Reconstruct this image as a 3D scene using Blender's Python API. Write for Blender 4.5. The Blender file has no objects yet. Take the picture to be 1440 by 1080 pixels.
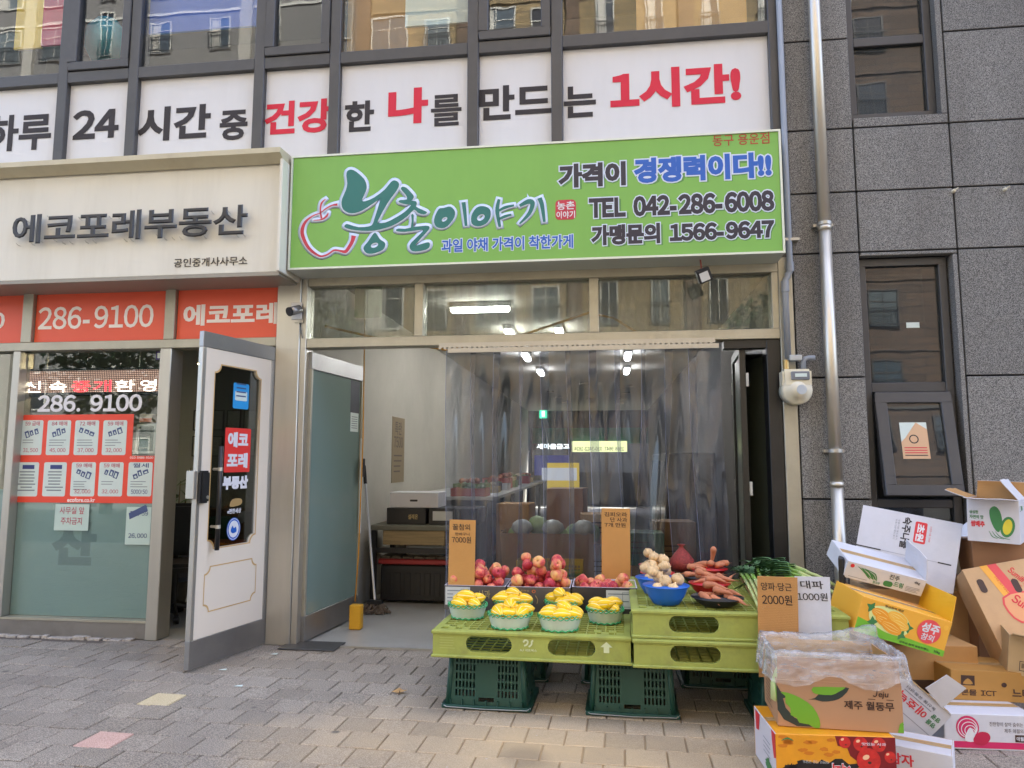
import bpy, bmesh, math, random
from mathutils import Vector, Matrix
random.seed(7)
sc = bpy.context.scene
COL = sc.collection
rad = math.radians

# ------------------------------------------------------------------ camera
DIST, EYE, FPX = 5.38, 1.40, 1000.0
yaw, pitch, roll = rad(7.27), rad(6.16), rad(0.05)
FW = Vector((-math.sin(yaw)*math.cos(pitch), math.cos(yaw)*math.cos(pitch), math.sin(pitch)))
RT0 = Vector((math.cos(yaw), math.sin(yaw), 0)); UP0 = RT0.cross(FW)
RT = RT0*math.cos(roll)+UP0*math.sin(roll); UP = -RT0*math.sin(roll)+UP0*math.cos(roll)
CAM = Vector((0, -DIST, EYE))
cd = bpy.data.cameras.new('camera'); cam = bpy.data.objects.new('camera', cd); COL.objects.link(cam)
cam.matrix_world = Matrix(((RT.x, UP.x, -FW.x, CAM.x), (RT.y, UP.y, -FW.y, CAM.y), (RT.z, UP.z, -FW.z, CAM.z), (0, 0, 0, 1)))
cd.sensor_width = 36; cd.lens = FPX/1440*36; cd.clip_start = .05; cd.clip_end = 500
sc.camera = cam
# ------------------------------------------------------------------ sky, sun, exposure
SUN_EL, SUN_AZ = rad(52), rad(24)      # the sun stands behind the shops: the front is in open shade, the far side of the street is lit
w = bpy.data.worlds.new('World'); sc.world = w; w.use_nodes = True
nt = w.node_tree; bg = nt.nodes['Background']
sky = nt.nodes.new('ShaderNodeTexSky'); sky.sky_type = 'NISHITA'; sky.sun_disc = False
sky.sun_elevation = SUN_EL; sky.sun_rotation = SUN_AZ; sky.air_density = .7; sky.dust_density = 4.0; sky.ozone_density = 0
nt.links.new(sky.outputs[0], bg.inputs[0]); bg.inputs[1].default_value = 0.15
sl = bpy.data.lights.new('sun', 'SUN'); sl.energy = 4.0; sl.angle = rad(1); sl.color = (1, .99, .88)
so = bpy.data.objects.new('sun', sl); COL.objects.link(so)
sd = Vector((math.sin(SUN_AZ)*math.cos(SUN_EL), math.cos(SUN_AZ)*math.cos(SUN_EL), math.sin(SUN_EL)))
so.rotation_euler = (-sd).to_track_quat('-Z', 'Y').to_euler(); so.location = (0, -8, 30)
vs = sc.view_settings; vs.view_transform = 'Standard'; vs.look = 'None'; vs.gamma = 1; vs.use_curve_mapping = False
vs.exposure = 3.1
cy = sc.cycles; cy.use_denoising = True; cy.max_bounces = 8; cy.transparent_max_bounces = 24; cy.diffuse_bounces = 4; cy.glossy_bounces = 4
cy.caustics_reflective = False; cy.caustics_refractive = False; cy.sample_clamp_indirect = 6

# ------------------------------------------------------------------ measuring: rays of this camera onto real planes
def ray(x, y): return FW+RT*((x-720)/FPX)-UP*((y-540)/FPX)
def PP(x, y, p0, n):
    d = ray(x, y); p0 = Vector(p0); n = Vector(n); return CAM+d*((p0-CAM).dot(n)/d.dot(n))
def FP(x, y, Y=0): return PP(x, y, (0, Y, 0), (0, 1, 0))
def GP(x, y, z=0): return PP(x, y, (0, 0, z), (0, 0, 1))

# ------------------------------------------------------------------ materials
def lin(c): c /= 255; return c/12.92 if c <= .04045 else ((c+.055)/1.055)**2.4
def C(r, g, b): return (lin(r), lin(g), lin(b), 1)
MATS = {}
def mat(key, col=None, r=.5, metal=0, var=0, vsc=8, bump=0, bsc=60, dirt=0, dsc=1.5, dcol=(.06,.05,.04,1), emit=0, spec=.5, objvar=0, stretch=None, coat=0, sss=0):
    if key in MATS: return MATS[key]
    m = bpy.data.materials.new(key); m.use_nodes = True; n = m.node_tree.nodes; l = m.node_tree.links
    b = n['Principled BSDF']; b.inputs['Base Color'].default_value = col; b.inputs['Roughness'].default_value = r; b.inputs['Metallic'].default_value = metal
    b.inputs['Specular IOR Level'].default_value = spec
    if coat: b.inputs['Coat Weight'].default_value = coat; b.inputs['Coat Roughness'].default_value = .15
    if sss: b.inputs['Subsurface Weight'].default_value = sss; b.inputs['Subsurface Radius'].default_value = (.01,.006,.003)
    if emit: b.inputs['Emission Color'].default_value = col; b.inputs['Emission Strength'].default_value = emit
    src = None
    if var or bump or dirt or objvar:
        tc = n.new('ShaderNodeTexCoord'); co = tc.outputs['Object']
        if stretch:
            mp = n.new('ShaderNodeMapping'); mp.inputs['Scale'].default_value = stretch; l.new(co, mp.inputs[0]); co = mp.outputs[0]
        def noise(scale, det=5):
            t = n.new('ShaderNodeTexNoise'); t.inputs['Scale'].default_value = scale; t.inputs['Detail'].default_value = det; t.inputs['Roughness'].default_value = .65; l.new(co, t.inputs['Vector']); return t.outputs['Fac']
        if var:
            mx = n.new('ShaderNodeMix'); mx.data_type = 'RGBA'; rp = n.new('ShaderNodeMapRange')
            rp.inputs[1].default_value = .3; rp.inputs[2].default_value = .7; l.new(noise(vsc), rp.inputs[0]); l.new(rp.outputs[0], mx.inputs[0])
            mx.inputs[6].default_value = tuple(max(0, c*(1-var)) for c in col[:3])+(1,); mx.inputs[7].default_value = tuple(min(1, c*(1+var)) for c in col[:3])+(1,)
            src = mx.outputs[2]
        if dirt:
            mx = n.new('ShaderNodeMix'); mx.data_type = 'RGBA'; rp = n.new('ShaderNodeMapRange')
            rp.inputs[1].default_value = .45; rp.inputs[2].default_value = .8; rp.inputs[4].default_value = dirt; l.new(noise(dsc, 8), rp.inputs[0]); l.new(rp.outputs[0], mx.inputs[0])
            if src: l.new(src, mx.inputs[6])
            else: mx.inputs[6].default_value = col
            mx.inputs[7].default_value = dcol; src = mx.outputs[2]
        if objvar:
            oi = n.new('ShaderNodeObjectInfo'); hs = n.new('ShaderNodeHueSaturation'); mr = n.new('ShaderNodeMapRange')
            mr.inputs[3].default_value = 1-objvar; mr.inputs[4].default_value = 1+objvar; l.new(oi.outputs['Random'], mr.inputs[0]); l.new(mr.outputs[0], hs.inputs['Value'])
            if src: l.new(src, hs.inputs['Color'])
            else: hs.inputs['Color'].default_value = col
            src = hs.outputs[0]
        if bump:
            bp = n.new('ShaderNodeBump'); bp.inputs['Strength'].default_value = bump; bp.inputs['Distance'].default_value = .004; l.new(noise(bsc, 4), bp.inputs['Height']); l.new(bp.outputs[0], b.inputs['Normal'])
        if src: l.new(src, b.inputs['Base Color'])
    MATS[key] = m; return m
def speckle(key, a, b_, sc_=260, r=.75, objvar=.06, stain=0.25, stcol=(.1,.09,.075,1), contrast=(.42,.6), bump=.35, big=1.3, warm=None, gum=False, streak=None):
    if key in MATS: return MATS[key]
    m = bpy.data.materials.new(key); m.use_nodes = True; n = m.node_tree.nodes; l = m.node_tree.links; b = n['Principled BSDF']; b.inputs['Roughness'].default_value = r
    g = n.new('ShaderNodeNewGeometry'); po = g.outputs['Position']
    t = n.new('ShaderNodeTexNoise'); t.inputs['Scale'].default_value = sc_; t.inputs['Detail'].default_value = 3; l.new(po, t.inputs['Vector'])
    mr = n.new('ShaderNodeMapRange'); mr.inputs[1].default_value = contrast[0]; mr.inputs[2].default_value = contrast[1]; l.new(t.outputs['Fac'], mr.inputs[0])
    mx = n.new('ShaderNodeMix'); mx.data_type = 'RGBA'; mx.inputs[6].default_value = a; mx.inputs[7].default_value = b_; l.new(mr.outputs[0], mx.inputs[0])
    t2 = n.new('ShaderNodeTexNoise'); t2.inputs['Scale'].default_value = big; t2.inputs['Detail'].default_value = 8; t2.inputs['Roughness'].default_value = .7
    if streak:
        mp = n.new('ShaderNodeMapping'); mp.inputs['Scale'].default_value = streak; l.new(po, mp.inputs[0]); l.new(mp.outputs[0], t2.inputs['Vector'])
    else: l.new(po, t2.inputs['Vector'])
    m2 = n.new('ShaderNodeMapRange'); m2.inputs[1].default_value = .45; m2.inputs[2].default_value = .75; m2.inputs[4].default_value = stain; l.new(t2.outputs['Fac'], m2.inputs[0])
    mx2 = n.new('ShaderNodeMix'); mx2.data_type = 'RGBA'; l.new(m2.outputs[0], mx2.inputs[0]); l.new(mx.outputs[2], mx2.inputs[6]); mx2.inputs[7].default_value = stcol
    last = mx2.outputs[2]
    if warm:   # trodden sand and soil in one patch of the pavement (a stain with a place of its own)
        (cx, cyy, rr, wc, am) = warm
        vd = n.new('ShaderNodeVectorMath'); vd.operation = 'SUBTRACT'; vd.inputs[1].default_value = (cx, cyy, 0); l.new(po, vd.inputs[0])
        vm = n.new('ShaderNodeVectorMath'); vm.operation = 'MULTIPLY'; vm.inputs[1].default_value = (.55, 1.25, 0); l.new(vd.outputs[0], vm.inputs[0])
        vl = n.new('ShaderNodeVectorMath'); vl.operation = 'LENGTH'; l.new(vm.outputs[0], vl.inputs[0])
        ad = n.new('ShaderNodeMath'); ad.operation = 'MULTIPLY_ADD'; ad.inputs[1].default_value = 1.2; l.new(t2.outputs['Fac'], ad.inputs[0]); l.new(vl.outputs['Value'], ad.inputs[2])
        m3 = n.new('ShaderNodeMapRange'); m3.inputs[1].default_value = rr+.9; m3.inputs[2].default_value = .5; m3.inputs[3].default_value = 0; m3.inputs[4].default_value = am; l.new(ad.outputs[0], m3.inputs[0])
        mx3 = n.new('ShaderNodeMix'); mx3.data_type = 'RGBA'; l.new(m3.outputs[0], mx3.inputs[0]); l.new(last, mx3.inputs[6]); mx3.inputs[7].default_value = wc; last = mx3.outputs[2]
    if gum:    # trodden-in gum and oil spots
        for scl, lim, col_, am in ((2.6,.055,C(70,66,62),.75),(5.5,.03,C(196,190,180),.5),(1.1,.12,C(98,88,78),.35)):
            vo = n.new('ShaderNodeTexVoronoi'); vo.inputs['Scale'].default_value = scl; l.new(po, vo.inputs['Vector'])
            ad = n.new('ShaderNodeMath'); ad.operation = 'MULTIPLY_ADD'; ad.inputs[1].default_value = lim*1.2; l.new(t2.outputs['Fac'], ad.inputs[0]); l.new(vo.outputs['Distance'], ad.inputs[2])
            mr_ = n.new('ShaderNodeMapRange'); mr_.inputs[1].default_value = lim*2; mr_.inputs[2].default_value = lim*1.3; mr_.inputs[4].default_value = am; l.new(ad.outputs[0], mr_.inputs[0])
            mg = n.new('ShaderNodeMix'); mg.data_type = 'RGBA'; l.new(mr_.outputs[0], mg.inputs[0]); l.new(last, mg.inputs[6]); mg.inputs[7].default_value = col_; last = mg.outputs[2]
    oi = n.new('ShaderNodeObjectInfo'); hs = n.new('ShaderNodeHueSaturation'); vr = n.new('ShaderNodeMapRange'); vr.inputs[3].default_value = 1-objvar; vr.inputs[4].default_value = 1+objvar
    l.new(oi.outputs['Random'], vr.inputs[0]); l.new(vr.outputs[0], hs.inputs['Value']); l.new(last, hs.inputs['Color']); l.new(hs.outputs[0], b.inputs['Base Color'])
    bp = n.new('ShaderNodeBump'); bp.inputs['Strength'].default_value = bump; bp.inputs['Distance'].default_value = .002; l.new(t.outputs['Fac'], bp.inputs['Height']); l.new(bp.outputs[0], b.inputs['Normal'])
    MATS[key] = m; return m
def glass(key, tint=(.9,.93,.92,1), base=.06, rough=0, haze=0, hcol=(.6,.62,.63,1), dist=0, grime=0, gain=.9, streak=None):
    if key in MATS: return MATS[key]
    m = bpy.data.materials.new(key); m.use_nodes = True; n = m.node_tree.nodes; l = m.node_tree.links
    for x in list(n):
        if x.type == 'BSDF_PRINCIPLED': n.remove(x)
    out = [x for x in n if x.type == 'OUTPUT_MATERIAL'][0]
    tr = n.new('ShaderNodeBsdfTransparent'); tr.inputs[0].default_value = tint
    gl = n.new('ShaderNodeBsdfGlossy'); gl.inputs['Roughness'].default_value = rough; gl.inputs['Color'].default_value = (.95,.97,1,1)
    lw = n.new('ShaderNodeLayerWeight'); lw.inputs[0].default_value = .5
    pw = n.new('ShaderNodeMath'); pw.operation = 'POWER'; pw.inputs[1].default_value = 4; l.new(lw.outputs['Facing'], pw.inputs[0])
    ma = n.new('ShaderNodeMath'); ma.operation = 'MULTIPLY_ADD'; ma.inputs[1].default_value = gain; ma.inputs[2].default_value = base; ma.use_clamp = True; l.new(pw.outputs[0], ma.inputs[0])
    mx = n.new('ShaderNodeMixShader'); l.new(ma.outputs[0], mx.inputs[0]); l.new(tr.outputs[0], mx.inputs[1]); l.new(gl.outputs[0], mx.inputs[2]); last = mx.outputs[0]
    tc = n.new('ShaderNodeTexCoord')
    if haze:
        df = n.new('ShaderNodeBsdfDiffuse'); df.inputs[0].default_value = hcol; m2 = n.new('ShaderNodeMixShader'); m2.inputs[0].default_value = haze
        l.new(last, m2.inputs[1]); l.new(df.outputs[0], m2.inputs[2]); last = m2.outputs[0]
        if grime:
            mp = n.new('ShaderNodeMapping'); mp.inputs['Scale'].default_value = streak or (1,1,1); l.new(tc.outputs['Object'], mp.inputs[0])
            t = n.new('ShaderNodeTexNoise'); t.inputs['Scale'].default_value = grime; t.inputs['Detail'].default_value = 6; l.new(mp.outputs[0], t.inputs['Vector'])
            mr = n.new('ShaderNodeMapRange'); mr.inputs[1].default_value = .35; mr.inputs[2].default_value = .75; mr.inputs[3].default_value = haze*.3; mr.inputs[4].default_value = min(1, haze*1.9); l.new(t.outputs['Fac'], mr.inputs[0]); l.new(mr.outputs[0], m2.inputs[0])
    if dist:
        t = n.new('ShaderNodeTexNoise'); t.inputs['Scale'].default_value = 2.2; t.inputs['Detail'].default_value = 2; l.new(tc.outputs['Object'], t.inputs['Vector'])
        bp = n.new('ShaderNodeBump'); bp.inputs['Strength'].default_value = dist; bp.inputs['Distance'].default_value = .05; l.new(t.outputs['Fac'], bp.inputs['Height']); l.new(bp.outputs[0], gl.inputs['Normal'])
    l.new(last, out.inputs[0]); MATS[key] = m; return m

# ------------------------------------------------------------------ mesh building
class MB:
    def __init__(s): s.v = []; s.f = []; s.m = []
    def add(s, vs_, fs, mi=0):
        o = len(s.v); s.v += [tuple(p) for p in vs_]; s.f += [tuple(i+o for i in f) for f in fs]; s.m += [mi]*len(fs); return s
    def box(s, x0, x1, y0, y1, z0, z1, mi=0, T=None):
        p = [Vector(q) for q in ((x0,y0,z0),(x1,y0,z0),(x1,y1,z0),(x0,y1,z0),(x0,y0,z1),(x1,y0,z1),(x1,y1,z1),(x0,y1,z1))]
        if T: p = [T @ q for q in p]
        return s.add(p, [(3,2,1,0),(4,5,6,7),(0,1,5,4),(1,2,6,5),(2,3,7,6),(3,0,4,7)], mi)
    def tube(s, path, r, n=10, caps=True, mi=0):
        path = [Vector(p) for p in path]; rs = r if isinstance(r, (list, tuple)) else [r]*len(path); o = len(s.v); ref = None; vs_ = []; fs = []
        for i, p in enumerate(path):
            t = (path[min(i+1, len(path)-1)]-path[max(i-1, 0)]).normalized()
            if ref is None: ref = t.orthogonal().normalized()
            ref = (ref-t*ref.dot(t)); ref = ref.normalized() if ref.length > 1e-6 else t.orthogonal().normalized()
            bt = t.cross(ref)
            for k in range(n):
                a = 2*math.pi*k/n; vs_.append(p+(ref*math.cos(a)+bt*math.sin(a))*rs[i])
        for i in range(len(path)-1):
            for k in range(n): fs.append((i*n+k, i*n+(k+1) % n, (i+1)*n+(k+1) % n, (i+1)*n+k))
        if caps: fs.append(tuple(range(n-1, -1, -1))); fs.append(tuple((len(path)-1)*n+k for k in range(n)))
        return s.add(vs_, fs, mi)
    def lathe(s, prof, n=24, c=(0,0,0), sx=1, sy=1, wob=None, mi=0):
        vs_ = []; fs = []
        for r, z in prof:
            for k in range(n):
                a = 2*math.pi*k/n; q = wob(a, r, z) if wob else 1; vs_.append((c[0]+r*q*math.cos(a)*sx, c[1]+r*q*math.sin(a)*sy, c[2]+z))
        for i in range(len(prof)-1):
            for k in range(n): fs.append((i*n+k, i*n+(k+1) % n, (i+1)*n+(k+1) % n, (i+1)*n+k))
        if prof[0][0] > 1e-5: fs.append(tuple(range(n-1, -1, -1)))
        if prof[-1][0] > 1e-5: fs.append(tuple((len(prof)-1)*n+k for k in range(n)))
        return s.add(vs_, fs, mi)
    def quad(s, a, b, c, d, mi=0): return s.add([a,b,c,d], [(0,1,2,3)], mi)
    def xf(s, T): s.v = [tuple(T @ Vector(p)) for p in s.v]; return s
    def mesh(s, name, mats, bevel=0, smooth=False, seg=1):
        me = bpy.data.meshes.new(name); me.from_pydata(s.v, [], s.f); me.update()
        for m in (mats if isinstance(mats, (list, tuple)) else [mats]): me.materials.append(m)
        me.polygons.foreach_set('material_index', s.m)
        if bevel or True:
            bm = bmesh.new(); bm.from_mesh(me); bmesh.ops.remove_doubles(bm, verts=bm.verts, dist=1e-6)
            if bevel: bmesh.ops.bevel(bm, geom=[e for e in bm.edges if e.is_manifold and e.calc_face_angle(0) > .5], offset=bevel, segments=seg, affect='EDGES', clamp_overlap=True)
            bm.to_mesh(me); bm.free()
        if smooth: me.polygons.foreach_set('use_smooth', [True]*len(me.polygons))
        return me
    def build(s, name, mats, parent=None, bevel=0, smooth=False, seg=1): return obj(name, s.mesh(name, mats, bevel, smooth, seg), parent)
def obj(name, me, parent=None, loc=None, rot=None, M=None):
    o = bpy.data.objects.new(name, me); COL.objects.link(o)
    if parent: o.parent = parent
    if M is not None: o.matrix_basis = M
    if loc is not None: o.location = loc
    if rot is not None: o.rotation_euler = rot
    return o
def tag(o, label, cat=None, group=None):
    o['label'] = label
    if cat: o['category'] = cat
    if group: o['group'] = group
    return o
def thing(name, label, cat, loc=(0,0,0), rotz=0, group=None, M=None):
    o = bpy.data.objects.new(name, None); COL.objects.link(o); o.empty_display_size = .1
    if M is not None: o.matrix_basis = M
    else: o.location = loc; o.rotation_euler = (0, 0, rotz)
    return tag(o, label, cat, group)
def struct(o): o['kind'] = 'structure'; return o
def B(x0, x1, y0, y1, z0, z1): return MB().box(x0, x1, y0, y1, z0, z1)
def copy_tree(o, parent=None):
    c = o.copy(); COL.objects.link(c); c.parent = parent
    for ch in list(o.children): copy_tree(ch, c)
    return c

# ------------------------------------------------------------------ flat print: lettering and filled shapes
DG = bpy.context.evaluated_depsgraph_get
TMPSC = bpy.data.scenes.new('tmp')
def curve_mesh(cu):
    # evaluate in a scratch scene so that the whole view is not re-evaluated for each letter
    o = bpy.data.objects.new('tmp', cu); TMPSC.collection.objects.link(o); vl = TMPSC.view_layers[0]; vl.update()
    me = bpy.data.meshes.new_from_object(o.evaluated_get(vl.depsgraph)); bpy.data.objects.remove(o); bpy.data.curves.remove(cu); return me
TC = {}; KERN = -16
def text_raw(body, wt, shear=0):
    k = (body, wt, shear)
    if k not in TC:
        cu = bpy.data.curves.new('t', 'FONT'); fw = body.translate({ord(ch): 0xFF10+int(ch) for ch in '0123456789'}); fw = ''.join(chr(0xFF21+ord(ch)-65) if 'A' <= ch <= 'Z' else ch for ch in fw); cu.body = fw
        for i_, ch in enumerate(fw):
            if ch != body[i_]: cu.body_format[i_].kerning = KERN if i_+1 < len(fw) and fw[i_+1] != body[i_+1] else -7
            elif i_+1 < len(fw) and fw[i_+1] != body[i_+1]: cu.body_format[i_].kerning = -8
        cu.size = 1; cu.resolution_u = 3; cu.bevel_depth = wt; cu.bevel_resolution = 0; cu.shear = shear; cu.space_line = .95; cu.align_x = 'CENTER' if '\n' in body else 'LEFT'
        me = curve_mesh(cu); co = [v.co.copy() for v in me.vertices]; fs = [tuple(p.vertices) for p in me.polygons]; bpy.data.meshes.remove(me)
        TC[k] = (co, fs)
    return TC[k]
FR_FRONT = Matrix(((1,0,0,0),(0,0,-1,0),(0,1,0,0),(0,0,0,1)))      # (u,v,n) -> x, z, facing -y
def frame(o, u, v):
    u = Vector(u).normalized(); v = Vector(v).normalized(); n = u.cross(v); o = Vector(o)
    return Matrix(((u.x,v.x,n.x,o.x),(u.y,v.y,n.y,o.y),(u.z,v.z,n.z,o.z),(0,0,0,1)))
def txt(body, fr, box, m, parent, wt=.02, th=.001, lift=.0008, name='lettering', halo=None, ref=0, rot=0, keep=False, flip=False, shear=0, hl=.0006):
    # box = u0,v0,u1,v1 is the ink box of the letters
    co, fs = text_raw(body, wt, shear); c0 = text_raw(body, 0, shear)[0] if halo else co
    if not co: return None
    x0 = min(p.x for p in co); x1 = max(p.x for p in co); y0 = min(p.y for p in co); y1 = max(p.y for p in co)
    u0, v0, u1, v1 = box; sx = (u1-u0)/(x1-x0); sy = (v1-v0)/max(1e-6, (y1-y0))
    if keep: sx = sy = min(sx, sy)
    cu, cv = (u0+u1)/2, (v0+v1)/2; cx, cyy = (x0+x1)/2, (y0+y1)/2
    zm = max(abs(p.z) for p in co) or 1
    ca, sa = math.cos(rot), math.sin(rot)
    def mk(co_, fs_, lf, nm, mm, par):
        vs_ = []
        for p in co_:
            a, b = (p.x-cx)*sx*(-1 if flip else 1), (p.y-cyy)*sy
            vs_.append(fr @ Vector((cu+a*ca-b*sa, cv+a*sa+b*ca, lf+(p.z/zm*.5+.5)*th)))
        me = bpy.data.meshes.new(nm); me.from_pydata([tuple(v) for v in vs_], [], fs_); me.materials.append(mm); return obj(nm, me, par)
    o = mk(co, fs, lift+(hl if halo else 0), name, m, parent)
    if halo:
        hc, hf = text_raw(body, wt+halo[1], shear); mk(hc, hf, lift-.0002, name+'_outline', halo[0], parent)
    return o
def smooth_poly(pts, k=3, closed=True):
    n = len(pts); out = []
    rng = range(n) if closed else range(n-1)
    for i in rng:
        if closed: p = [pts[(i+j-1) % n] for j in range(4)]
        else: p = [pts[max(0, min(n-1, i+j-1))] for j in range(4)]
        for s_ in range(k):
            t = s_/k; out.append(tuple(.5*((2*p[1][d])+(-p[0][d]+p[2][d])*t+(2*p[0][d]-5*p[1][d]+4*p[2][d]-p[3][d])*t*t+(-p[0][d]+3*p[1][d]-3*p[2][d]+p[3][d])*t**3) for d in range(2)))
    if not closed: out.append(tuple(pts[-1]))
    return out
def fill(polys, wt=0, ext=0):
    cu = bpy.data.curves.new('f', 'CURVE'); cu.dimensions = '2D'; cu.fill_mode = 'BOTH'; cu.bevel_depth = wt; cu.bevel_resolution = 0; cu.extrude = ext
    for P in polys:
        s_ = cu.splines.new('POLY'); s_.points.add(len(P)-1); s_.use_cyclic_u = True
        for q, p in zip(s_.points, P): q.co = (p[0], p[1], 0, 1)
    return curve_mesh(cu)
def decal(polys, fr, m, parent, name='print', wt=0, lift=.0008, th=.0006):
    if not isinstance(polys[0][0], (tuple, list, Vector)): polys = [polys]
    me = fill(polys, wt); zm = max([abs(v.co.z) for v in me.vertices]+[1e-9])
    for v in me.vertices: v.co = fr @ Vector((v.co.x, v.co.y, lift+((v.co.z/zm*.5+.5)*th if wt else 0)))
    me.materials.clear(); me.materials.append(m); me.name = name; return obj(name, me, parent)
def plate(polys, th, fr, m, parent, name, bevel=0):
    me = fill(polys, 0, th/2)
    for v in me.vertices: v.co = fr @ Vector((v.co.x, v.co.y, v.co.z))
    me.materials.clear(); me.materials.append(m); me.name = name; return obj(name, me, parent) if name else me
def rect(u0, v0, u1, v1): return [(u0,v0),(u1,v0),(u1,v1),(u0,v1)]
def rrect(u0, v0, u1, v1, r, n=4):
    out = []
    for cx, cyy, a0 in ((u1-r,v0+r,-90),(u1-r,v1-r,0),(u0+r,v1-r,90),(u0+r,v0+r,180)):
        for k in range(n+1): a = rad(a0+90*k/n); out.append((cx+r*math.cos(a), cyy+r*math.sin(a)))
    return out
def ell(cx, cyy, rx, ry, n=24, rot=0): return [(cx+rx*math.cos(a)*math.cos(rot)-ry*math.sin(a)*math.sin(rot), cyy+rx*math.cos(a)*math.sin(rot)+ry*math.sin(a)*math.cos(rot)) for a in [2*math.pi*k/n for k in range(n)]]
def stroke(pts, ws, k=5):
    p = smooth_poly([tuple(q)+() for q in pts], k, False); n = len(p); L = []; R = []
    for i, q in enumerate(p):
        a = p[max(0, i-1)]; b = p[min(n-1, i+1)]; dx, dy = b[0]-a[0], b[1]-a[1]; d = math.hypot(dx, dy) or 1
        t = i/(n-1)*(len(ws)-1); j = min(int(t), len(ws)-2) if len(ws) > 1 else 0; wd = ws[j]+(ws[min(j+1, len(ws)-1)]-ws[j])*(t-j); wd /= 2
        L.append((q[0]-dy/d*wd, q[1]+dx/d*wd)); R.append((q[0]+dy/d*wd, q[1]-dx/d*wd))
    return L+R[::-1]
def fbox(xl, xr, yt, yb, Y, inset=0):
    "ink box on the plane y=Y from a box measured in the photograph"
    xc, yc = (xl+xr)/2, (yt+yb)/2
    return (FP(xl, yc, Y).x, FP(xc, yb, Y).z, FP(xr, yc, Y).x, FP(xc, yt, Y).z)
def face(Y): return Matrix.Translation((0, Y, 0)) @ FR_FRONT

# ------------------------------------------------------------------ shared materials
WHITE = mat('white_vinyl', C(222,222,226), r=.35)
BLACKP = mat('black_print', C(38,34,36), r=.5); REDP = mat('red_print', C(200,45,62), r=.45)
STEEL = mat('brushed_steel', C(186,183,174), r=.36, metal=.72, var=.1, vsc=3, bump=.05, bsc=30, stretch=(1,1,.12), dirt=.3, dsc=2, dcol=(.16,.145,.12,1))
ALU = mat('dull_aluminium', C(172,168,152), r=.45, metal=.55, var=.06, vsc=4, dirt=.35, dsc=3, dcol=(.2,.18,.14,1))
DARKFR = mat('charcoal_frame', C(66,66,68), r=.42, var=.08, vsc=6, dirt=.3, dsc=4, dcol=(.1,.095,.085,1))
BLACKM = mat('black_metal', C(24,24,25), r=.4, dirt=.2, dsc=6, dcol=(.06,.055,.05,1))
BLACKPL = mat('black_plastic', C(28,28,30), r=.45)
GLASS = glass('clear_glass'); 
WINGL = glass('street_window_glass', tint=(.9,.92,.92,1), base=.05, gain=.8, dist=.012)
TRANSGL = glass('transom_glass', tint=(.76,.78,.74,1), base=.04, haze=.15, hcol=(.42,.44,.38,1), grime=14, streak=(1,1,.12))
CARD = mat('kraft_cardboard', C(186,142,88), r=.8, var=.07, vsc=5, bump=.5, bsc=9, dirt=.25, dsc=4, dcol=C(140,104,66))
CARDL = mat('pale_kraft_cardboard', C(203,166,122), r=.8, var=.06, vsc=5, bump=.5, bsc=8, dirt=.22, dsc=4, dcol=C(160,124,88))
CARDW = mat('white_cardboard', C(208,208,214), r=.6, var=.04, vsc=6, bump=.5, bsc=7, dirt=.2, dsc=5, dcol=C(160,154,146))
PAPER = mat('paper', C(205,218,212), r=.7, var=.03, vsc=20)
# ================================================================== SETTING: ground
road = struct(MB().quad((-120,-160,-.16),(120,-160,-.16),(120,-5.9,-.16),(-120,-5.9,-.16)).build('road', speckle('asphalt', C(52,52,54), C(78,77,76), 180)))
bed = struct(B(-30,30,-5.9,.35,-.3,-.009).build('pavement', speckle('paver_bed', C(84,76,68), C(112,103,92), 220, warm=(-.2,-1.75,.75,C(184,158,118),.95))))
curb = struct(B(-30,30,-6.05,-5.9,-.3,.0).build('kerb', speckle('kerb_stone', C(120,118,114), C(150,147,142), 200), bevel=.01))
PAV = speckle('paver', C(114,106,96), C(172,162,147), 170, objvar=.12, stain=.4, stcol=C(96,86,78), warm=(-.2,-1.75,.75,C(200,172,130),.95), gum=True)
PAVY = speckle('yellow_paver', C(176,160,124), C(206,192,158), 200); PAVP = speckle('pink_paver', C(184,146,132), C(214,180,166), 200)
pm = MB().box(-.0965,.0965,-.0965,.0965,-.05,0).mesh('paver', PAV, bevel=.004)
pmy = pm.copy(); pmy.materials[0] = PAVY; pmp = pm.copy(); pmp.materials[0] = PAVP
ang = rad(-1.8); ca, sa = math.cos(ang), math.sin(ang)
cells = []; O0 = (-2.52, -1.905)
for j in range(-20, 12):
    for i in range(-60, 60):
        u, v = (i+(.5 if j % 2 else 0))*.2, j*.2
        x, y = O0[0]+u*ca-v*sa, O0[1]+u*sa+v*ca
        if y > -.06 or y < -5.8 or x < -11 or x > 9: continue
        vv = Vector((x,y,0))-CAM; d = vv.dot(FW)
        if d < .3: vis = False
        else:
            px, py = 720+FPX*vv.dot(RT)/d, 540-FPX*vv.dot(UP)/d; vis = -60 < px < 1480 and py < 1120 and not (x > .9 and y > -1.1)
        cells.append((d if vis else 99+abs(x), i, j, x, y))
cells.sort(); near = cells[:300]; rest = cells[300:]
for d, i, j, x, y in near:
    me = pm
    if (i, j) == (0, 0): me = pmp
    q = Vector((x,y)); 
    if (q-Vector((-2.62,-1.27))).length < .1: me = pmy
    o = obj('paver', me, bed, (x, y, random.uniform(-.003,.0015)), (random.uniform(-.006,.006), random.uniform(-.006,.006), ang+random.uniform(-.008,.008)))
mb = MB()
for d, i, j, x, y in rest:
    T = Matrix.Translation((x,y,random.uniform(-.003,.0015))) @ Matrix.Rotation(ang, 4, 'Z'); h = .0965
    mb.box(-h,h,-h,h,-.05,0,T=T)
o = mb.build('far_pavers', PAV, bed); o['kind'] = 'stuff'
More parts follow.
